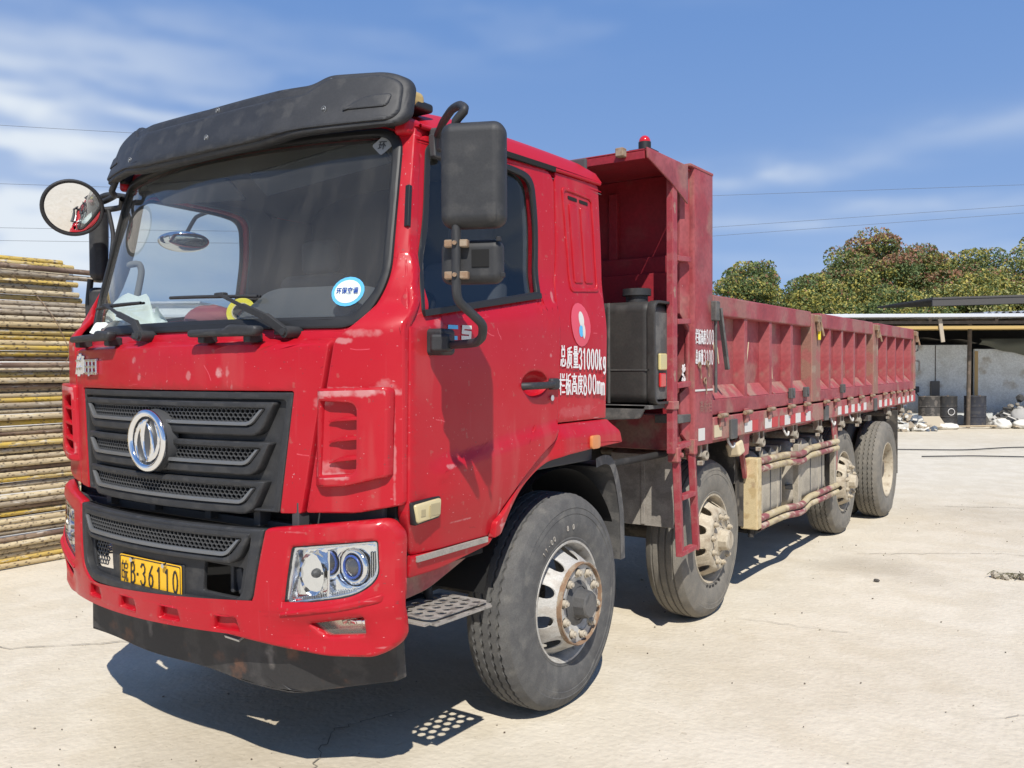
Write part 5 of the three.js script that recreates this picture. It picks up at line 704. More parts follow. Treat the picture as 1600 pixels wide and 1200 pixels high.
// ---------- cab interior ----------
{
  const it = sub('dashboard', truck), dz = (x) => windZ(x, 1.92) - 0.04;
  PT('dash_top', [grid(40, 14, (u, v) => { const x = mix(-1.04, 1.04, u), hump = 0.17 * ss(0.16, 0.40, x) * ss(1.02, 0.80, x) * Math.sin(clamp(v * 1.25) * 3.14) ; return [x, 1.885 + hump + 0.02 * Math.sin(v * 3), mix(dz(x), dz(x) - 0.46, v)]; }), grid(40, 4, (u, v) => { const x = mix(-1.04, 1.04, u); return [x, mix(1.885, 1.45, v), dz(x) - 0.46 - 0.02 * v]; })], M.interior, it);
  PT('steering_wheel', new THREE.TorusGeometry(0.225, 0.016, 10, 40).rotateX(-0.95).translate(0.55, 1.96, -0.95), M.black, it); PT('steering_column', [bar(V(0.55, 1.96, -0.95), V(0.55, 1.70, -0.70), 0.035, 12), bx(0.38, 0.03, 0.05, 0.55, 1.955, -0.955, 0.01, -0.95 + 1.57)], M.black, it);
  for (const x of [0.55, -0.6]) { const st = sub('seat', truck); PT('seat_cushion', bx(0.52, 0.14, 0.5, x, 1.60, -1.25, 0.06), M.seat, st); PT('seat_back', bx(0.52, 0.62, 0.14, x, 1.98, -1.52, 0.06, -0.12), M.seat, st); PT('headrest', bx(0.28, 0.2, 0.10, x, 2.40, -1.60, 0.045), M.seat, st); PT('seat_base', box2(x - 0.2, x + 0.2, 1.29, 1.54, -1.45, -1.05), M.black, st); }
  PT('grab_bar', tube([[-1.0, 2.28, -0.56], [-0.94, 2.29, -0.60], [-0.93, 2.24, -0.61], [-0.95, 2.06, -0.58], [-1.0, 2.02, -0.55]], 0.018, 30, 10), M.interiorLight);
  for (const s of [1, -1]) PT('sun_blind', bx(0.75, 0.14, 0.02, s * 0.45, 2.62, -0.60, 0.01, 0.9, s * 0.12), M.interior);
  // loose things on the dashboard
  const pz = windZ(-0.62, 1.95) - 0.12;
  solo('paper_sheet', [grid(14, 12, (u, v) => [mix(-0.86, -0.46, u) + 0.03 * Math.sin(v * 5), 1.90 + v * 0.22 * (0.75 + 0.25 * Math.sin(u * 6)) + 0.02 * Math.sin(u * 17), pz + 0.02 + 0.05 * Math.sin(u * 4 + v * 3) - v * 0.10]), grid(12, 8, (u, v) => [mix(-0.80, -0.5, u), 1.898 + 0.03 * Math.sin(u * 5 + v * 4) + 0.03, pz + 0.06 + v * 0.07])], std(0.66, 0.70, 0.64, 0.9), 'crumpled white papers propped behind the windscreen on the dashboard', 'paper');
  { const g = new THREE.SphereGeometry(0.1, 22, 14), p = g.attributes.position; for (let i = 0; i < p.count; i++) { const x = p.getX(i), y = p.getY(i), z = p.getZ(i), k = 0.75 + 0.5 * fbm(x * 20 + 30, y * 20 + z * 13 + 30, 3); p.setXYZ(i, x * k * 1.25, y * k * 0.72, z * k); } g.computeVertexNormals(); const o = solo('cloth', g, M.clothRed, 'crumpled dull red cloth lying on the dashboard', 'cloth'); o.position.set(0.03, 1.945, windZ(0.03, 1.95) - 0.17); }
  { const o = thing('tape_roll', 'yellow roll of tape standing on the dashboard behind the windscreen', 'tape roll', [0.27, 1.962, windZ(0.27, 1.95) - 0.14], 0.5); const pr = [[-0.026, 0.040], [-0.026, 0.064], [0.026, 0.064], [0.026, 0.040], [-0.026, 0.040]]; const g = lathe(pr, 40); g.rotateZ(0.35); part('tape', g, M.yellow, o); const c = lathe([[-0.027, 0.036], [-0.027, 0.041], [0.027, 0.041], [0.027, 0.036], [-0.027, 0.036]], 32); c.rotateZ(0.35); part('core', c, M.cream, o); o.rotation.y = -1.05; }
}

// ---------- mirrors ----------
{
  const m = sub('side_mirror', truck), zc = -0.285, xc = 1.560, TH = -1.15;
  const hs = new RoundedBoxGeometry(0.105, 0.365, 0.228, 6, 0.042); hs.rotateY(TH); hs.translate(xc, 2.39, zc); PT('mirror_housing', planarUV(hs), M.plastic, m);
  const gl = new RoundedBoxGeometry(0.006, 0.32, 0.19, 2, 0.003); gl.translate(-0.056, 0, 0).rotateY(TH).translate(xc, 2.39, zc); PT('mirror_glass', gl, M.mirror, m);
  const w = sub('wide_angle_mirror', truck); const h2 = new RoundedBoxGeometry(0.072, 0.155, 0.222, 5, 0.032); h2.rotateY(TH); h2.translate(xc - 0.03, 2.095, zc - 0.03); PT('mirror_housing', planarUV(h2), M.plastic, w);
  const g2 = new RoundedBoxGeometry(0.006, 0.12, 0.18, 2, 0.003); g2.translate(-0.038, 0, 0).rotateY(TH).translate(xc - 0.03, 2.095, zc - 0.03); PT('mirror_glass', g2, M.mirror, w);
  const off = (along, out, y) => V(xc - 0.03 + out * Math.cos(TH) + along * Math.sin(TH), y, zc - 0.03 - out * Math.sin(TH) + along * Math.cos(TH));
  PT('socket', [(() => { const g = new RoundedBoxGeometry(0.004, 0.062, 0.062, 1, 0.002); g.rotateY(TH); const p = off(-0.035, 0.0385, 2.105); g.translate(p.x, p.y, p.z); return g; })()], M.void, w);
  PT('clip', [[-0.10, 2.17], [-0.115, 2.045], [0.07, 2.03]].map(([a, y]) => { const p = off(a, 0.036, y); return bx(0.012, 0.016, 0.016, p.x, p.y, p.z, 0.002, 0, TH); }), M.black, w);
  const armX = (t) => off(0.045, 0.062, t);
  const a = PT('mirror_arm', [tube([[1.05, 2.69, -0.705], [1.20, 2.694, -0.561], [1.40, 2.665, -0.365], [1.50, 2.645, -0.285], [1.545, 2.615, -0.255], armX(2.575).add(V(-0.01, 0, -0.01)), armX(2.52).add(V(-0.015, 0, -0.03))], 0.0155, 50, 12), tube([armX(2.22), armX(2.10), armX(1.99), off(0.035, 0.05, 1.95), [1.545, 1.88, -0.345], [1.52, 1.835, -0.38], [1.47, 1.815, -0.405], [1.30, 1.812, -0.50], [1.20, 1.812, -0.545]], 0.0165, 70, 12)], M.plastic, m);
  PT('clamp', [2.155, 2.045].map((y) => { const p = off(0.045, 0.055, y); return [bx(0.03, 0.026, 0.085, p.x, p.y, p.z, 0.004, 0, TH), bar(V(p.x, y, p.z), V(p.x + 0.012, y, p.z + 0.03), 0.008, 8)]; }), M.rust, m);
  PT('mirror_base', [bx(0.09, 0.105, 0.10, 1.20, 1.825, -0.535, 0.018, 0, 0.15), bx(0.08, 0.07, 0.06, 1.235, 1.82, -0.50, 0.014, 0, 0.4)], M.plastic, m);
  PT('top_bracket', [bx(0.06, 0.10, 0.05, 1.06, 2.675, -0.70, 0.012, 0, 0.2), bx(0.04, 0.10, 0.10, 1.05, 2.65, -0.72, 0.01)], M.plasticGrey, m);
  // passenger side: tall mirror, small mirror, round kerb mirror on its bent stalk
  const R = sub('side_mirror', truck); const h3 = new RoundedBoxGeometry(0.10, 0.415, 0.20, 5, 0.04); h3.rotateY(0.95); h3.translate(-1.42, 2.435, -0.665); PT('mirror_housing', planarUV(h3), M.plastic, R);
  const g3 = new RoundedBoxGeometry(0.006, 0.38, 0.165, 2, 0.003); g3.translate(0.052, 0, 0).rotateY(0.95).translate(-1.42, 2.435, -0.665); PT('mirror_glass', g3, M.mirror, R);
  PT('mirror_arm', [tube([[-1.03, 2.66, -0.66], [-1.25, 2.70, -0.62], [-1.43, 2.69, -0.65], [-1.44, 2.60, -0.66]], 0.015, 30, 10), tube([[-1.46, 2.24, -0.63], [-1.47, 2.10, -0.62], [-1.46, 1.95, -0.62], [-1.40, 1.84, -0.60], [-1.18, 1.82, -0.56]], 0.017, 40, 10)], M.plastic, R);
  const R2 = sub('wide_angle_mirror', truck); PT('mirror_housing', bx(0.09, 0.15, 0.14, -1.43, 2.115, -0.66, 0.03, 0, 0.9), M.plastic, R2);
  const K = sub('kerb_mirror', truck), C = V(-1.20, 2.585, -0.385), n = V(0.80, -0.42, 0.43).normalize(), qn = new THREE.Quaternion().setFromUnitVectors(V(0, 1, 0), n);
  const dish = new THREE.LatheGeometry([[0, 0.012], [0.06, 0.010], [0.10, 0.005], [0.136, -0.004]].map(([r, y]) => new THREE.Vector2(r, y)), 48); const back = new THREE.LatheGeometry([[0.136, 0.0], [0.150, 0.008], [0.156, -0.004], [0.150, -0.03], [0.10, -0.06], [0, -0.07]].map(([r, y]) => new THREE.Vector2(r, y)), 48);
  for (const g of [dish, back]) { g.applyQuaternion(qn); g.translate(C.x, C.y, C.z); }
  PT('mirror_glass', dish, M.mirror, K); PT('mirror_housing', back, M.plastic, K);
  PT('mirror_arm', [tube([[-1.24, 2.62, -0.45], [-1.17, 2.64, -0.54], [-1.08, 2.66, -0.55], [-1.0, 2.655, -0.50], [-0.95, 2.66, -0.46], [-0.90, 2.72, -0.46]], 0.016, 50, 10), tube([[-1.22, 2.58, -0.47], [-1.12, 2.60, -0.57], [-1.03, 2.60, -0.56], [-0.97, 2.63, -0.53]], 0.016, 30, 10), tube([[-1.14, 2.60, -0.55], [-1.11, 2.45, -0.56], [-1.10, 2.25, -0.53]], 0.012, 20, 8)], M.plastic, K);
  const K2 = sub('passenger_kerb_mirror', truck); const e = new THREE.SphereGeometry(1, 28, 16, 0, 6.3, 0, 1.5); e.scale(0.15, 0.05, 0.075); e.rotateX(2.3).rotateY(0.9); e.translate(-1.28, 2.50, -1.12); PT('mirror_glass', e, M.mirror, K2); PT('mirror_arm', tube([[-1.08, 2.66, -1.15], [-1.2, 2.64, -1.15], [-1.29, 2.54, -1.14]], 0.012, 20, 8), M.plastic, K2);
}

// ---------- wheels ----------
const TR = 0.546;
function tyreGeo(zig, depth = 0.014) {
  const gx = [-0.072, -0.118, -0.167, -0.213], NA = 320, g = [];
  const prof = (a, k) => {                                              // [x, r]; x = 0 is the outermost bulge
    const z = zig * (Math.abs(((k % 5) / 5) - 0.5) * 4 - 1);
    const p = [[-0.030, 0.292], [-0.016, 0.300], [-0.010, 0.318], [-0.012, 0.324], [-0.004, 0.345], [0, 0.385], [-0.0005, 0.42], [-0.004, 0.44], [-0.0015, 0.443], [-0.005, 0.470], [-0.0025, 0.4735], [-0.008, 0.490], [-0.012, 0.505], [-0.020, 0.520], [-0.032, 0.5285]];
    for (const q of gx) p.push([q + z + 0.0075, TR - 0.0015 * Math.abs(q + 0.1425) * 20], [q + z + 0.005, TR - depth], [q + z - 0.005, TR - depth], [q + z - 0.0075, TR - 0.0015 * Math.abs(q + 0.1425) * 20]);
    return p.concat([[-0.253, 0.5285], [-0.265, 0.520], [-0.275, 0.50], [-0.285, 0.42], [-0.281, 0.345], [-0.268, 0.30], [-0.255, 0.292]]);
  };
  const M0 = prof(0, 0).length, pos = new Float32Array((NA + 1) * M0 * 3), uv = new Float32Array((NA + 1) * M0 * 2), idx = [];
  for (let k = 0; k <= NA; k++) { const a = k / NA * Math.PI * 2, p = prof(a, k % NA); let s = 0; for (let i = 0; i < M0; i++) { if (i) s += Math.hypot(p[i][0] - p[i - 1][0], p[i][1] - p[i - 1][1]); const low = ss(-0.80, -0.98, Math.sin(a)), bulge = 0.014 * low * ss(0.33, 0.42, p[i][1]) * ss(0.53, 0.46, p[i][1]) * (p[i][0] > -0.14 ? 1 : -1); pos.set([p[i][0] + bulge, Math.max(p[i][1] * Math.sin(a), 0.012 - TR), p[i][1] * Math.cos(a)], (k * M0 + i) * 3); uv.set([s, a * 0.45], (k * M0 + i) * 2); if (k < NA && i + 1 < M0) { const q = k * M0 + i; idx.push(q, q + 1, q + M0, q + 1, q + M0 + 1, q + M0); } } }
  const G = new THREE.BufferGeometry(); G.setAttribute('position', new THREE.BufferAttribute(pos, 3)); G.setAttribute('uv', new THREE.BufferAttribute(uv, 2)); G.setIndex(idx); G.computeVertexNormals(); return toCreasedNormals(G, 0.45);
}
const tyreZig = tyreGeo(0.0055), tyreStraight = tyreGeo(0.0006, 0.012);
function discGeo(r0, r1, zf, holes, hr, hRad, th = 0.010) {            // steel disc with round hand holes, bent to the profile zf(r)
  const s = ellipse(0, 0, r1, r1); s.holes.push(new THREE.Path(ellipse(0, 0, r0, r0).getPoints(24))); for (let i = 0; i < holes; i++) { const a = (i + 0.35) / holes * Math.PI * 2; s.holes.push(new THREE.Path(ellipse(hRad * Math.cos(a), hRad * Math.sin(a), hr * 0.9, hr).getPoints(8))); }
  const g = new THREE.ExtrudeGeometry(s, { depth: th, bevelEnabled: false, curveSegments: 32 }); return warp(tess(g, 0.03), (x, y, d) => [zf(Math.hypot(x, y)) + d - th, y, -x], 0.7);
}
const nutGeo = merge([new THREE.CylinderGeometry(0.0195, 0.0205, 0.022, 6).rotateZ(-Math.PI / 2).translate(0.012, 0, 0), new THREE.CylinderGeometry(0.011, 0.011, 0.012, 8).rotateZ(-Math.PI / 2).translate(0.027, 0, 0), new THREE.CylinderGeometry(0.026, 0.026, 0.006, 14).rotateZ(-Math.PI / 2).translate(0.001, 0, 0)]);
const rimLip = lathe([[-0.035, 0.300], [-0.018, 0.309], [-0.010, 0.306], [-0.012, 0.296], [-0.03, 0.288], [-0.045, 0.282], [-0.075, 0.280], [-0.10, 0.272], [-0.17, 0.262], [-0.25, 0.275]], 64);
const convex = discGeo(0.15, 0.278, (r) => -0.085 + 0.135 * ss(0.283, 0.19, r) ** 0.8, 10, 0.033, 0.243);
const deep = discGeo(0.11, 0.270, (r) => -0.205 + 0.05 * ss(0.27, 0.2, r), 10, 0.03, 0.225);
function wheel(kind, tyreMat, rimMat) {
  const w = new THREE.Group(); w.name = 'wheel';
  part('tyre', kind === 'straight' ? tyreStraight.clone() : tyreZig.clone(), tyreMat, w);
  part('rim', rimLip.clone(), kind === 'dual' ? M.rimCream : rimMat, w);
  if (kind !== 'dual') {
    part('wheel_disc', [convex.clone(), lathe([[0.048, 0.155], [0.042, 0.12], [0.03, 0.10]], 40)], rimMat, w);
    if (kind === 'ringed') part('guard_ring', lathe([[0.035, 0.206], [0.066, 0.206], [0.069, 0.203], [0.066, 0.197], [0.048, 0.194], [0.044, 0.155]], 56), M.rust, w);
    for (let i = 0; i < 10; i++) { const a = i / 10 * Math.PI * 2 + 0.2, n = part('lug_nut', nutGeo, kind === 'ringed' ? M.nut : rimMat, w); n.position.set(0.046, 0.158 * Math.sin(a), 0.158 * Math.cos(a)); n.rotation.x = rr(0, 1); }
    part('hub', [lathe([[0.0, 0.115], [0.04, 0.112], [0.05, 0.085]], 32), lathe([[0.045, 0.088], [0.055, 0.074], [0.11, 0.068], [0.118, 0.06], [0.121, 0]], 10)], kind === 'ringed' ? M.fender : rimMat, w);
  } else {
    part('wheel_disc', deep.clone(), M.rimCream, w);
    for (let i = 0; i < 10; i++) { const a = i / 10 * Math.PI * 2, n = part('lug_nut', nutGeo, M.rustTube, w); n.position.set(-0.155, 0.158 * Math.sin(a), 0.158 * Math.cos(a)); }
    part('hub', lathe([[-0.2, 0.12], [-0.08, 0.112], [-0.065, 0.09], [-0.06, 0]], 32), M.dustyDark, w);
  }
  return w;
}
{
  const mk = { ringed: wheel('ringed', M.rubber, M.rimSilver), straight: wheel('straight', M.rubberDusty, M.rimCream), third: wheel('zig', M.rubberDusty, M.rimCream), dual: wheel('dual', M.rubberDusty, M.rimCream) };
  for (const [k, x, z, lab] of [['ringed', 1.142, -1.64, 'front wheel with silver disc and dark scuffed tyre'], ['straight', 1.142, -3.575, 'second wheel with cream disc and straight-grooved tyre'], ['third', 1.142, -7.1635, 'third wheel with cream convex disc'], ['dual', 1.307, -8.466, 'rearmost wheel with deep cream dish']]) for (const s of [1, -1]) {
    const w = mk[k].clone(); w.position.set(s * x, TR - 0.012, z); if (s < 0) w.rotation.y = Math.PI; w.userData = { label: s > 0 ? lab : lab + ' on the far side' }; truck.add(w);
    if (k === 'dual') { const i = new THREE.Group(); i.name = 'wheel'; part('tyre', tyreZig.clone(), M.rubberDusty, i); part('rim', rimLip.clone(), M.rimCream, i); i.position.set(s * (x - 0.33), TR - 0.012, z); if (s < 0) i.rotation.y = Math.PI; truck.add(i); }
    if (k === 'straight' || k === 'third') { const t = []; for (let i = 0; i < 5; i++) { const a = -1.9 + i * 0.17; t.push(bx(0.004, 0.035, 0.016, 0, 0, 0, 0.001, -a).translate(-0.008, 0.33 * Math.sin(a), -0.33 * Math.cos(a) * 1)); } part('rubber_tear', t, M.black, w); }
  }
  // sidewall lettering on the front tyre
  const L = (text, a0, r, h, s) => { const g = []; [...text].forEach((ch, i) => { for (const st of GL[ch] || []) for (let j = 0; j + 1 < st.length; j++) { const P = (q) => { const a = Math.PI - a0 - (text.length - i - q[0] / 10 * 0.75) * s, R = r + q[1] / 10 * h; return V(1.142 + 0.0012, TR - 0.012 + R * Math.sin(a), -1.64 + R * Math.cos(a)); }; g.push(bar(P(st[j]), P(st[j + 1]), 0.0022, 5)); } }); return g; };
  PT('tyre_lettering', [L('11.00', 1.95, 0.365, 0.024, 0.075), L('820', 1.45, 0.365, 0.024, 0.075)], M.rimSilver);
}

// ---------- chassis ----------
{
  const fr = PT('chassis_rail', [box2(0.38, 0.46, 0.78, 1.06, -10.1, -0.5, 0.006)], M.frame); PT('chassis_rail', [box2(-0.46, -0.38, 0.78, 1.06, -10.1, -0.5, 0.006)], M.frame);
  for (const z of [-1.2, -2.6, -4.3, -5.8, -6.6, -7.8, -9.2, -10]) PT('crossmember', box2(-0.377, 0.377, 0.82, 1.0, z - 0.06, z + 0.06, 0.006), M.frame);
  for (const z of [-1.64, -3.575, -7.1635, -8.466]) { const a = PT('axle', [bar(V(-0.95, TR, z), V(0.95, TR, z), 0.065, 12), new THREE.SphereGeometry(0.19, 20, 14).scale(0.9, 1, 1).translate(0, z < -5 ? TR : TR - 0.05, z)], M.dustyDark); for (const s of [1, -1]) PT('leaf_spring', [0, 1, 2, 3, 4].map((i) => tube([[s * 0.5, 0.78 - i * 0.02, z - 0.62 + i * 0.09], [s * 0.5, 0.64 - i * 0.02, z], [s * 0.5, 0.78 - i * 0.02, z + 0.62 - i * 0.09]], 0.022, 16, 6).scale(1.0, 1, 1)), M.frame, a); }
  PT('propeller_shaft', [bar(V(0, 0.72, -2.0), V(0, 0.62, -7.0), 0.06, 14), bx(0.5, 0.5, 0.9, 0, 0.85, -2.4, 0.08)], M.dustyDark);
  // cab step of perforated plate on its bracket
  const sh = shp([[0.96, 0.425, 0.06], [1.235, 0.425, 0.05], [1.24, 0.80, 0.03], [0.98, 0.80, 0.03]]); const holes = []; for (let i = 0; i < 4; i++) for (let j = 0; j < 6; j++) { const x = 1.02 + i * 0.055 + (j % 2) * 0.02, z = 0.475 + j * 0.056; if (x < 1.215) holes.push(ellipse(x, z, 0.018, 0.021)); }
  for (const h of holes) sh.holes.push(new THREE.Path(h.getPoints(6)));
  const g = new THREE.ExtrudeGeometry(sh, { depth: 0.004, bevelEnabled: false, curveSegments: 8 }); const p = g.attributes.position; for (let i = 0; i < p.count; i++) p.setXYZ(i, p.getX(i), 0.742 + p.getZ(i) - 0.02 * (p.getY(i) - 0.6), -p.getY(i)); g.computeVertexNormals();
  const st = PT('cab_step', planarUV(g), M.step); PT('step_rim', [sqbar(V(1.238, 0.730, -0.435), V(1.238, 0.722, -0.80), 0.036, 0.010), sqbar(V(0.98, 0.730, -0.423), V(1.22, 0.730, -0.423), 0.010, 0.036), sqbar(V(0.98, 0.722, -0.80), V(1.236, 0.722, -0.80), 0.010, 0.036)], M.step, st); PT('step_bracket', [tube([[1.02, 0.72, -0.68], [1.0, 0.80, -0.68], [0.98, 0.90, -0.66]], 0.02, 16, 8), box2(0.6, 0.98, 0.70, 0.728, -0.78, -0.5, 0.004)], M.frame, st);
  const st2 = PT('cab_step', flipX(planarUV(g.clone())), M.step); 
  // front mudguards
  const mg = (pts, x0, x1, th = 0.012) => { const n = pts.length - 1, c = new THREE.CatmullRomCurve3(pts.map(([y, z]) => V(0, y, z)), false, 'catmullrom', 0.4); const top = grid(4, 40, (u, v) => { const q = c.getPoint(v); return [mix(x0, x1, u), q.y, q.z]; }, x1 - x0, 1.5), bot = grid(4, 40, (u, v) => { const q = c.getPoint(v), t = c.getTangent(v); return [mix(x1, x0, u), q.y - t.z * th * (1), q.z + t.y * th]; }, x1 - x0, 1.5); const lip = grid(2, 40, (u, v) => { const q = c.getPoint(v), t = c.getTangent(v); return [x1 + 0.001, q.y - t.z * mix(-0.005, 0.045, u), q.z + t.y * mix(-0.005, 0.045, u)]; }, 0.05, 1.5); return [top, bot, lip]; };
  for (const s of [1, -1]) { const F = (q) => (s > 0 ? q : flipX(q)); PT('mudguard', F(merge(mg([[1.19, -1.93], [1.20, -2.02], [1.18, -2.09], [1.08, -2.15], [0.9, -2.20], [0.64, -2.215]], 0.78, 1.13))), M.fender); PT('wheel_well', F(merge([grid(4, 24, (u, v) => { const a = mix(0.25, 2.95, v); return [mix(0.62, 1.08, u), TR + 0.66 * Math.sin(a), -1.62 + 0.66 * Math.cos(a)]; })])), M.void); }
  // flat splash plate ahead of the second wheel
  PT('splash_plate', [box2(0.68, 1.12, 0.70, 1.16, -2.955, -2.945, 0.003), bx(0.44, 0.012, 0.10, 0.9, 1.165, -3.0, 0.003, 0.3), box2(0.90, 0.925, 0.71, 1.15, -2.944, -2.935, 0.002)], M.mudplate); PT('splash_plate', [box2(-1.12, -0.68, 0.70, 1.16, -2.955, -2.945, 0.003)], M.mudplate);
  PT('plate_stay', [bar(V(1.06, 1.17, -2.2), V(1.06, 1.17, -2.95), 0.022, 8), bar(V(0.5, 1.14, -2.2), V(1.1, 1.14, -2.2), 0.02, 8)], M.frame);
  // dark plates and supports between second wheel and tanks
  PT('hanger_plate', [panel(shp([[3.98, 1.22], [4.12, 0.98], [4.14, 0.62, 0.03], [4.22, 0.60, 0.03], [4.30, 1.22]]), (X, y, d) => [1.10 + d, y, -X], { depth: 0.012, bevel: 0.002 })], M.dustyDark); PT('hanger_brace', [sqbar(V(1.16, 1.22, -4.02), V(1.14, 0.90, -4.20), 0.03, 0.07)], M.boxDusty);
  PT('mud_flap', [box2(0.66, 1.13, 0.52, 0.95, -4.20, -4.19, 0.002)], M.dustyDark); PT('mud_flap', [box2(0.66, 1.13, 0.86, 1.22, -4.02, -4.01, 0.002)], M.dustyDark);
  // fuel tanks with straps
  for (const [z0, z1, ns] of [[-4.36, -5.12, 3], [-5.30, -6.42, 3]]) { const t = PT('fuel_tank', planarUV(new RoundedBoxGeometry(0.52, 0.56, z0 - z1, 6, 0.10).translate(0.895, 0.79, (z0 + z1) / 2)), M.dusty); t.userData.label = 'dust-covered fuel tank'; for (let i = 0; i < ns; i++) { const z = mix(z0, z1, (i + 0.5) / ns); PT('tank_strap', planarUV(new RoundedBoxGeometry(0.532, 0.572, 0.022, 4, 0.010).translate(0.895, 0.79, z)), M.fender, t); } for (let i = 1; i < 4; i++) { const z = mix(z0, z1, i / 4); PT('tank_rib', planarUV(new RoundedBoxGeometry(0.526, 0.566, 0.012, 3, 0.006).translate(0.895, 0.79, z)), M.dusty, t); } PT('tank_cradle', box2(0.6, 1.10, 0.49, 0.53, z0 - 0.1, z1 + 0.1, 0.004), M.frame, t); }
  PT('battery_box', box2(0.62, 1.05, 0.60, 0.98, -5.28, -5.14, 0.01), M.frame);
  // side guard: cream end plate, paired striped tubes
  const sg = sub('side_guard', truck), rail = (y0, y1, zA, zB, ph) => { const n = 90, g2 = []; for (const dy of [0.031, -0.031]) { const P = []; for (let i = 0; i <= 24; i++) { const t = i / 24; P.push(V(1.205 + 0.028 * Math.exp(-(((t - 0.42) / 0.10) ** 2)) - 0.012 * Math.exp(-(((t - 0.62) / 0.06) ** 2)), mix(y0, y1, t) + dy - 0.02 * Math.exp(-(((t - 0.45) / 0.12) ** 2)), mix(zA, zB, t))); }
    const q = clean(tube(P, 0.027, n, 10, 0.5)), c = new Float32Array(q.attributes.position.count * 3), ps = q.attributes.position; for (let i = 0; i < ps.count; i++) { const z = ps.getZ(i), y = ps.getY(i), k = Math.sin((z - ph) * 6.9) > 0.12 + (fbm(z * 9 + 50, y * 30, 3) - 0.5) * 0.8; let C = k ? [0.25, 0.075, 0.078] : [0.45, 0.37, 0.22]; const f = fbm(z * 12 + 20, y * 40 + 9, 4); C = lerp3(C, [0.26, 0.19, 0.13], 0.8 * ss(0.55, 0.68, f)); C = lerp3(C, [0.6, 0.52, 0.4], 0.6 * ss(0.6, 0.7, fbm(z * 20 + 90, y * 50, 3))); c.set(C, i * 3); } q.setAttribute('color', new THREE.BufferAttribute(c, 3)); g2.push(q); } return g2; };
  const striped = new THREE.MeshStandardMaterial({ vertexColors: true, roughness: 0.75, bumpMap: fineBump, bumpScale: 0.001 });
  PT('guard_rail', rail(0.972, 0.955, -4.30, -6.60, 0), striped, sg); PT('guard_rail', rail(0.535, 0.530, -4.30, -6.60, 0.05), striped, sg);
  PT('end_plate', [box2(1.10, 1.235, 0.50, 1.035, -4.30, -4.20, 0.01)], mottle([[0.55, 0.44, 0.25], [0.45, 0.33, 0.16, 0.5, 0.8], [0.30, 0.20, 0.12, 0.66, 0.6]], 1, 0.8, { metres: 0.4 }), sg);
  for (const z of [-5.40, -6.58]) PT('guard_upright', [sqbar(V(1.17, 0.50, z), V(1.17, 1.05, z), 0.05, 0.06)], M.dusty, sg);
  PT('guard_foot', [bar(V(1.17, 0.44, -4.25), V(1.17, 0.52, -4.25), 0.025, 8), box2(1.0, 1.2, 0.46, 0.485, -4.5, -4.25)], M.frame, sg);
  PT('guard_stay', [bar(V(1.17, 0.52, -5.40), V(0.9, 0.50, -5.40), 0.02, 8), bx(0.06, 0.015, 0.35, 1.14, 0.70, -5.28, 0.004, 0, 0.3)], M.frame, sg);
  // rear fenders
  PT('fender_bracket', [panel(shp([[6.45, 1.24], [6.62, 0.70], [6.68, 0.70], [6.70, 0.98], [6.66, 1.24]]), (X, y, d) => [1.19 + d, y, -X], { depth: 0.014, bevel: 0.002 })], M.boxDusty);
  for (const s of [1, -1]) PT('rear_mud_flap', [box2(s * 0.75, s * 1.28, 0.42, 1.18, -9.12, -9.105, 0.002), box2(s * 0.8, s * 1.24, 1.12, 1.18, -7.9, -7.75, 0.004)], M.dustyDark);
}

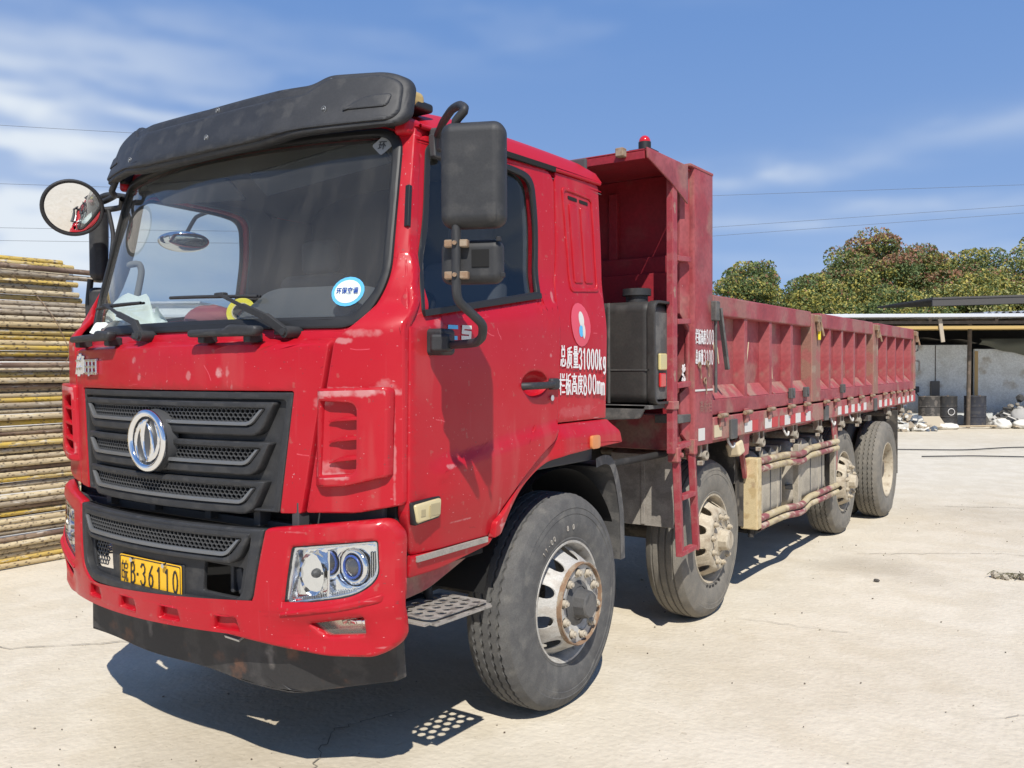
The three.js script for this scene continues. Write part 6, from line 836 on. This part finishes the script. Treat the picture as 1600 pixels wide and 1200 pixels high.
// ---------- cargo box ----------
{
  const bx0 = -10.40, XO = 1.2545, XI = 1.165;
  const floor = PT('box_floor', [box2(-1.2, 1.2, 1.28, 1.36, -10.38, -3.0, 0.004)], M.postBrown);
  const sections = [[-3.275, -5.535, [-3.935, -4.485, -5.02], -5.68], [-5.825, -7.905, [-6.19, -6.64, -7.12, -7.62], -8.03], [-8.155, -10.27, [-8.66, -9.17, -9.67, -10.16], -10.335]];
  for (const s of [1, -1]) {
    const F = (q) => (s > 0 ? q : flipX(q));
    sections.forEach(([za, zb, ribs], si) => {
      const b = PT('side_board', F(merge([box2(XI - 0.02, XI, 1.405, 2.10, za, zb, 0.002), box2(1.15, XO, 2.055, 2.188, za, zb, 0.012), box2(1.15, XO - 0.004, 1.402, 1.505, za, zb, 0.008)])), M.boxRed);
      const prism = (pts, z0, z1) => { const g = new THREE.ExtrudeGeometry(shp(pts), { depth: Math.abs(z1 - z0), bevelEnabled: false }); g.translate(0, 0, Math.min(z0, z1)); return planarUV(g); };
      const stops = [za, ...ribs, zb];
      ribs.forEach((z) => { const q = new THREE.ExtrudeGeometry(shp([[-z - 0.055, XI - 0.002], [-z + 0.055, XI - 0.002], [-z + 0.022, XO - 0.012], [-z - 0.040, XO - 0.012]], 0.004), { depth: 0.552, bevelEnabled: false }); warp(q, (X, x, d) => [x, 1.5035 + d, -X], 0); PT('rib', F(planarUV(q)), M.boxRed, b); });
      for (let i = 0; i + 1 < stops.length; i++) { const z0 = stops[i] - (i ? 0.058 : 0.003), z1 = stops[i + 1] + (i + 1 < stops.length - 1 ? 0.058 : 0.003); if (z0 - z1 < 0.1) continue; PT('ledge', F(prism([[XI + 0.001, 1.595], [XI + 0.001, 1.507], [XO - 0.008, 1.507]], z0, z1)), M.boxDusty, b); }
    });
    for (const [z, w] of [[-5.68, 0.27], [-8.03, 0.23], [-10.335, 0.12]]) { const p = PT('side_post', F(merge([box2(1.13, XO + 0.003, 1.405, 2.17, z - w / 2, z + w / 2, 0.01)])), M.postBrown); if (s > 0) { PT('latch_pin', [sqbar(V(XO + 0.012, 2.165, z + 0.03), V(XO + 0.03, 2.02, z + 0.01), 0.03, 0.03), bar(V(XO + 0.02, 2.12, z - 0.05), V(XO + 0.05, 1.98, z - 0.06), 0.012, 8), bx(0.05, 0.06, 0.12, XO + 0.01, 2.13, z, 0.008)], M.rust, p); if (z > -8) PT('yellow_strap', bx(0.02, 0.09, 0.035, XO + 0.025, 1.99, z - 0.01, 0.006), M.yellow, p); } }
    const lr = PT('lower_rail', F(merge([box2(1.14, XO, 1.235, 1.388, -10.40, -3.275, 0.008), box2(1.10, 1.16, 1.20, 1.40, -10.38, -3.275, 0.004)])), M.boxDusty);
    if (s > 0) {
      for (const z of [-3.395, -3.874, -4.393, -4.904, -5.34, -5.95, -6.306, -6.814, -7.293, -7.8, -8.428, -8.849, -9.2, -9.6, -10.0]) { const h = sub('hinge', truck); PT('hinge_leaf', bx(0.018, 0.10, 0.06, XO + 0.009, 1.372, z, 0.004), M.boxDusty, h); PT('hinge_pin', bar(V(XO + 0.024, 1.396, z - 0.065), V(XO + 0.024, 1.396, z + 0.065), 0.016, 8), M.rust, h); }
      for (const z of [-4.93, -5.33, -6.55]) PT('rope_cleat', [bx(0.03, 0.085, 0.10, XO + 0.014, 1.50, z, 0.006), bx(0.012, 0.04, 0.04, XO + 0.032, 1.50, z, 0.004)], M.fender, truck);
      for (const z of [-3.62, -5.98, -7.98]) PT('stop_block', [box2(XO - 0.002, XO + 0.02, 1.225, 1.36, z - 0.06, z + 0.06, 0.006)], M.fender, truck);
      const tp = []; const strip = (z, n, w, first) => { for (let i = 0; i < n; i++) tp.push([z - i * w, w, (i + first) % 2]); };
      tp.push([-3.86, 0.16, 0], [-4.02, 0.13, 1], [-4.30, 0.16, 0], [-4.46, 0.15, 1], [-4.66, 0.12, 1]); strip(-4.78, 5, 0.145, 0); strip(-6.42, 9, 0.13, 0); strip(-8.2, 6, 0.14, 0); strip(-9.25, 8, 0.14, 0); tp.push([-3.02, 0.11, 0]);
      tp.forEach(([z, w, c]) => PT('reflective_tape', box2(XO + 0.0015, XO + 0.0035, 1.252, 1.330, z - w + 0.003, z - 0.003, 0), c ? M.tapeRed : M.tapeWhite, lr));
      PT('dust_panel', box2(XO + 0.0012, XO + 0.003, 1.255, 1.335, -3.42, -3.29, 0), M.cream, lr);
      [['8', -8.86], ['6', -9.37], ['0', -9.87]].forEach(([c, z]) => PT('fleet_number', letters(c, -z - 0.07, 1.70, 0.14, 0.20, 0.022, (X, y, e) => [XI + 0.004 + e, y, -X], 0.1), M.whitePaint, lr));
      // scraped pale streaks on the boards
      [[-4.15, 1.72, -4.20, 1.9], [-4.62, 1.8, -4.70, 1.98], [-4.75, 1.62, -4.73, 1.72], [-3.55, 1.75, -3.50, 1.88], [-3.60, 1.74, -3.57, 1.85]].forEach(([a, b, c, d]) => PT('scrape', [sqbar(V(XI + 0.0012, b, a), V(XI + 0.0012, d, c), 0.004, 0.012)], M.cream, lr));
    }
  }
  // tailgate
  PT('tailgate', [box2(-1.15, 1.15, 1.30, 2.15, -10.39, -10.33, 0.006), box2(-1.2, 1.2, 2.1, 2.19, -10.42, -10.31, 0.01)], M.boxRed); PT('tailgate_latch', [tube([[1.24, 2.06, -10.42], [1.28, 2.04, -10.46], [1.28, 1.93, -10.46], [1.25, 1.90, -10.42]], 0.012, 20, 6), tube([[1.24, 1.78, -10.42], [1.29, 1.77, -10.46], [1.29, 1.64, -10.46]], 0.012, 20, 6)], M.fender);
  // headboard with the guard roof over the cab
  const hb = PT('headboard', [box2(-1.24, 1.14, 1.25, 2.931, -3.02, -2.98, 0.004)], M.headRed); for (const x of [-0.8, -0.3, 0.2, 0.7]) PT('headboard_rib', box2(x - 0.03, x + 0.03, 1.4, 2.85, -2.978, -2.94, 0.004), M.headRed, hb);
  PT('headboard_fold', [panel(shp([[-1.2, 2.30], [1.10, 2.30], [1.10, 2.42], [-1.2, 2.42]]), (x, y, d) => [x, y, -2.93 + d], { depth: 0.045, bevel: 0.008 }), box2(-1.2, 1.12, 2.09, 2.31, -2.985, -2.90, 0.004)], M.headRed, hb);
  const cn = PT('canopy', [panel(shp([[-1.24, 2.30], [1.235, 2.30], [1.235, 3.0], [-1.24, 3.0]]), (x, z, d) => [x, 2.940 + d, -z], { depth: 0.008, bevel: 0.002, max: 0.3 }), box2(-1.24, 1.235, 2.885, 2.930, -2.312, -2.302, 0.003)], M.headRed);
  for (const s of [1, -1]) PT('canopy_gusset', panel(shp([[2.300, 2.946], [2.87, 2.946], [2.87, 2.715], [2.640, 2.800], [2.312, 2.890]]), (X, y, d) => [s * 1.2535 + s * d, y, -X], { depth: 0.010, bevel: 0.002 }), M.boxRed, cn);
  PT('canopy_bracket', [bx(0.05, 0.05, 0.05, 1.10, 2.93, -2.28, 0.006)], M.rust, cn);
  const lp = sub('warning_lamp', truck); PT('lamp_base', [bar(V(1.19, 2.948, -2.40), V(1.19, 3.0, -2.40), 0.036, 20), box2(1.12, 1.25, 2.947, 2.953, -2.46, -2.34, 0.002)], M.black, lp); PT('lamp_dome', new THREE.SphereGeometry(0.034, 20, 12, 0, 6.3, 0, 1.6).scale(1, 1.15, 1).translate(1.19, 3.0, -2.40), M.redLamp, lp);
  for (const s of [1, -1]) {
    const F = (q) => (s > 0 ? q : flipX(q));
    const po = PT('corner_post', F(merge([panel(shp([[2.965, 1.222], [3.268, 1.222], [3.268, 2.955], [2.965, 2.955]]), (X, y, d) => [XO + d, y, -X], { depth: 0.12, bevel: 0.004, max: 0.3 }), panel(shp([[2.88, 1.55], [2.95, 1.60], [2.95, 1.95], [2.88, 2.05], [2.88, 2.94], [2.964, 2.95], [2.964, 1.23], [2.90, 1.30]]), (X, y, d) => [XO - 0.03 - (2.965 - X) * 0.35 + d, y, -X], { depth: 0.02, bevel: 0.002 })])), M.boxRed);
    PT('post_cap', F(merge([box2(1.12, XO + 0.004, 2.952, 2.968, -3.27, -2.90, 0.003)])), M.boxDusty, po);
    PT('post_seam', F(merge([box2(XO - 0.002, XO + 0.004, 1.565, 1.577, -3.265, -2.975, 0.001)])), M.tapeWhite, po);
    if (s > 0) {
      const pc = (X, y, e) => [XO + 0.003 + e, y, -X];
      PT('post_lettering', [letters('栏板高度800', 2.975, 1.865, 0.275, 0.088, 0.0085, pc, 0.04), letters('总质量3100', 2.975, 1.735, 0.275, 0.088, 0.0085, pc, 0.04)], M.whitePaint, po);
      PT('faded_lettering', [letters('高板栏', 3.04, 1.43, 0.20, 0.075, 0.005, pc, 0.06)], M.boxDusty, po);
      PT('lashing_ring', [[-3.03, 1.73], [-3.16, 1.74], [-3.12, 1.63]].map(([z, y]) => [new THREE.TorusGeometry(0.018, 0.005, 6, 16).rotateY(1.57).translate(XO + 0.008, y, z), bar(V(XO + 0.014, y - 0.01, z), V(XO + 0.016, y - 0.085, z - 0.006), 0.004, 5)]), M.rust, po);
      PT('gate_lever', [bx(0.05, 0.13, 0.07, XO + 0.012, 2.08, -3.275, 0.01), sqbar(V(XO + 0.035, 2.10, -3.30), V(XO + 0.05, 1.70, -3.40), 0.03, 0.02), bar(V(XO + 0.015, 2.02, -3.28), V(XO + 0.015, 1.55, -3.285), 0.010, 6)], M.fender, po);
      const flakes = []; for (let i = 0; i < 26; i++) { const y = i < 13 ? rr(2.02, 2.22) : rr(1.62, 1.74); flakes.push(bx(0.003, rr(0.012, 0.035), rr(0.008, 0.02), XO - 0.055 + rr(-0.004, 0.004), y, -2.925 + rr(-0.02, 0.02), 0, rr(-1, 1), 0, 0)); } PT('flaked_paint', flakes, M.whitePaint, po);
    }
  }
  // ladder: welded upper part, hinged lower part
  const ld = sub('ladder', truck), LX = XO - 0.03;
  PT('ladder_rail', [sqbar(V(LX, 2.84, -2.695), V(LX, 1.20, -2.695), 0.045, 0.065)], M.ladder, ld);
  [2.372, 1.992, 1.605, 1.235].forEach((y) => PT('rung', [sqbar(V(LX, y, -2.735), V(LX, y + 0.01, -2.93), 0.05, 0.032)], M.ladder, ld));
  PT('ladder_rail', [sqbar(V(LX, 1.19, -2.755), V(LX - 0.01, 0.56, -2.835), 0.042, 0.07)], M.ladder, ld); PT('ladder_rail', [sqbar(V(LX, 1.23, -2.985), V(LX - 0.01, 0.555, -3.09), 0.042, 0.05)], M.ladder, ld);
  [0.918, 0.575].forEach((y) => PT('rung', [sqbar(V(LX - 0.005, y, -2.82), V(LX - 0.005, y + 0.006, -3.03), 0.05, 0.03)], M.ladder, ld));
  PT('ladder_pivot', [bx(0.07, 0.09, 0.06, LX, 1.19, -2.73, 0.01), bar(V(LX - 0.04, 1.19, -2.74), V(LX + 0.05, 1.19, -2.74), 0.014, 8)], M.boxDusty, ld); PT('ladder_pivot', bx(0.07, 0.10, 0.05, LX, 1.22, -2.985, 0.01), M.boxDusty, ld); PT('rail_clamp', bx(0.06, 0.05, 0.09, LX, 1.49, -2.69, 0.006), M.boxDusty, ld);
  // under-box cross tubes and hooks
  for (const z of [-3.20, -4.322, -5.172, -5.923, -6.714, -7.4, -8.9, -9.7]) { const t = sub('cross_tube', truck); PT('tube_end', [lathe([[0.10, 0.032], [1.24, 0.032], [1.245, 0.028], [1.24, 0.022], [1.0, 0.022]], 16).translate(0, 1.145, z)], M.rustTube, t); PT('tube_clamp', [bx(0.05, 0.10, 0.03, 1.20, 1.19, z - 0.05, 0.004), bx(0.05, 0.10, 0.03, 1.20, 1.19, z + 0.05, 0.004), bar(V(1.19, 1.13, z - 0.09), V(1.19, 1.13, z + 0.02), 0.018, 8), bx(0.04, 0.03, 0.14, 1.2, 1.10, z, 0.006, 0, 0.3)], M.rustTube, t); }
  for (const z of [-3.62, -4.85, -6.30, -7.0]) PT('rope_hook', tube([[1.22, 1.235, z], [1.23, 1.20, z], [1.24, 1.165, z - 0.03], [1.24, 1.165, z - 0.07], [1.24, 1.19, z - 0.085]], 0.009, 20, 6), M.tapeWhite);
  PT('work_lamp', [bx(0.10, 0.10, 0.11, 1.20, 1.14, -3.83, 0.02, 0.2, 0, 0.15)], M.cream); PT('cross_bearers', [-3.4, -4.0, -4.7, -5.5, -6.3, -7.1, -7.9, -8.7, -9.5, -10.2].map((z) => box2(-1.12, 1.12, 1.17, 1.279, z - 0.04, z + 0.04, 0.004)), M.frame); PT('sub_frame', [box2(0.36, 0.48, 1.062, 1.17, -10.2, -3.0, 0.004), box2(-0.48, -0.36, 1.062, 1.17, -10.2, -3.0, 0.004)], M.frame);
  PT('mount_plate', [panel(shp([[3.86, 1.234], [4.10, 1.234], [4.08, 1.08], [3.98, 1.07]]), (X, y, d) => [1.21 + d, y, -X], { depth: 0.012, bevel: 0.002 }), panel(shp([[2.95, 1.222], [3.30, 1.222], [3.28, 1.17], [3.0, 1.13]]), (X, y, d) => [1.20 + d, y, -X], { depth: 0.012, bevel: 0.002 })], M.boxDusty);
  // tank standing behind the cab with filler cap and end lamp
  const tk = PT('rear_tank', planarUV(new RoundedBoxGeometry(1.3, 0.60, 0.28, 6, 0.06).translate(0.55, 1.805, -2.60)), M.tankBlack); PT('filler_cap', [bar(V(1.05, 2.10, -2.58), V(1.05, 2.145, -2.58), 0.066, 24), bar(V(1.05, 2.145, -2.58), V(1.05, 2.185, -2.58), 0.085, 24)], M.plastic, tk);
  PT('end_flange', panel(holed(shp([[2.455, 1.50], [2.745, 1.50], [2.745, 2.108], [2.455, 2.108]], 0.07), shp([[2.47, 1.515], [2.73, 1.515], [2.73, 2.093], [2.47, 2.093]], 0.06)), (X, y, d) => [1.225 + d, y, -X], { depth: 0.05, bevel: 0.003 }), M.tankBlack, tk);
  PT('end_plate', panel(shp([[2.48, 1.53], [2.68, 1.53], [2.68, 2.04], [2.48, 2.04]], 0.02), (X, y, d) => [1.206 + d, y, -X], { depth: 0.006, bevel: 0.001 }), M.fender, tk); PT('amber_lamp', box2(1.206, 1.226, 1.70, 1.80, -2.63, -2.53, 0.01), phys({ color: lin(0.55, 0.46, 0.2), roughness: 0.3, clearcoat: 0.5 }), tk); PT('red_lamp', box2(1.206, 1.224, 1.60, 1.685, -2.62, -2.54, 0.01), M.redLamp, tk);
  PT('tank_strap', [box2(0.92, 0.935, 1.505, 2.10, -2.459, -2.450, 0.002), box2(-0.09, 1.19, 1.70, 1.706, -2.459, -2.455, 0)], M.fender, tk); PT('tank_tray', [panel(shp([[0.2, 1.50], [1.18, 1.50], [1.14, 1.42, 0.02], [0.2, 1.36]]), (x, y, d) => [x, y, -2.43 + d], { depth: 0.02, bevel: 0.003 }), box2(0.1, 1.20, 1.475, 1.498, -2.78, -2.43, 0.003), bx(0.16, 0.05, 0.2, 1.15, 1.40, -2.88, 0.004)], M.fender);
  PT('sub_box_beam', [box2(-1.2, 1.18, 1.20, 1.42, -2.98, -2.86, 0.006)], M.boxDusty);
  PT('air_hose', [tube([[0.55, 2.4, -2.3], [0.62, 2.2, -2.36], [0.60, 2.0, -2.38], [0.50, 1.8, -2.3]], 0.03, 30, 10)], M.plastic);
}

renderer.render(scene, camera);
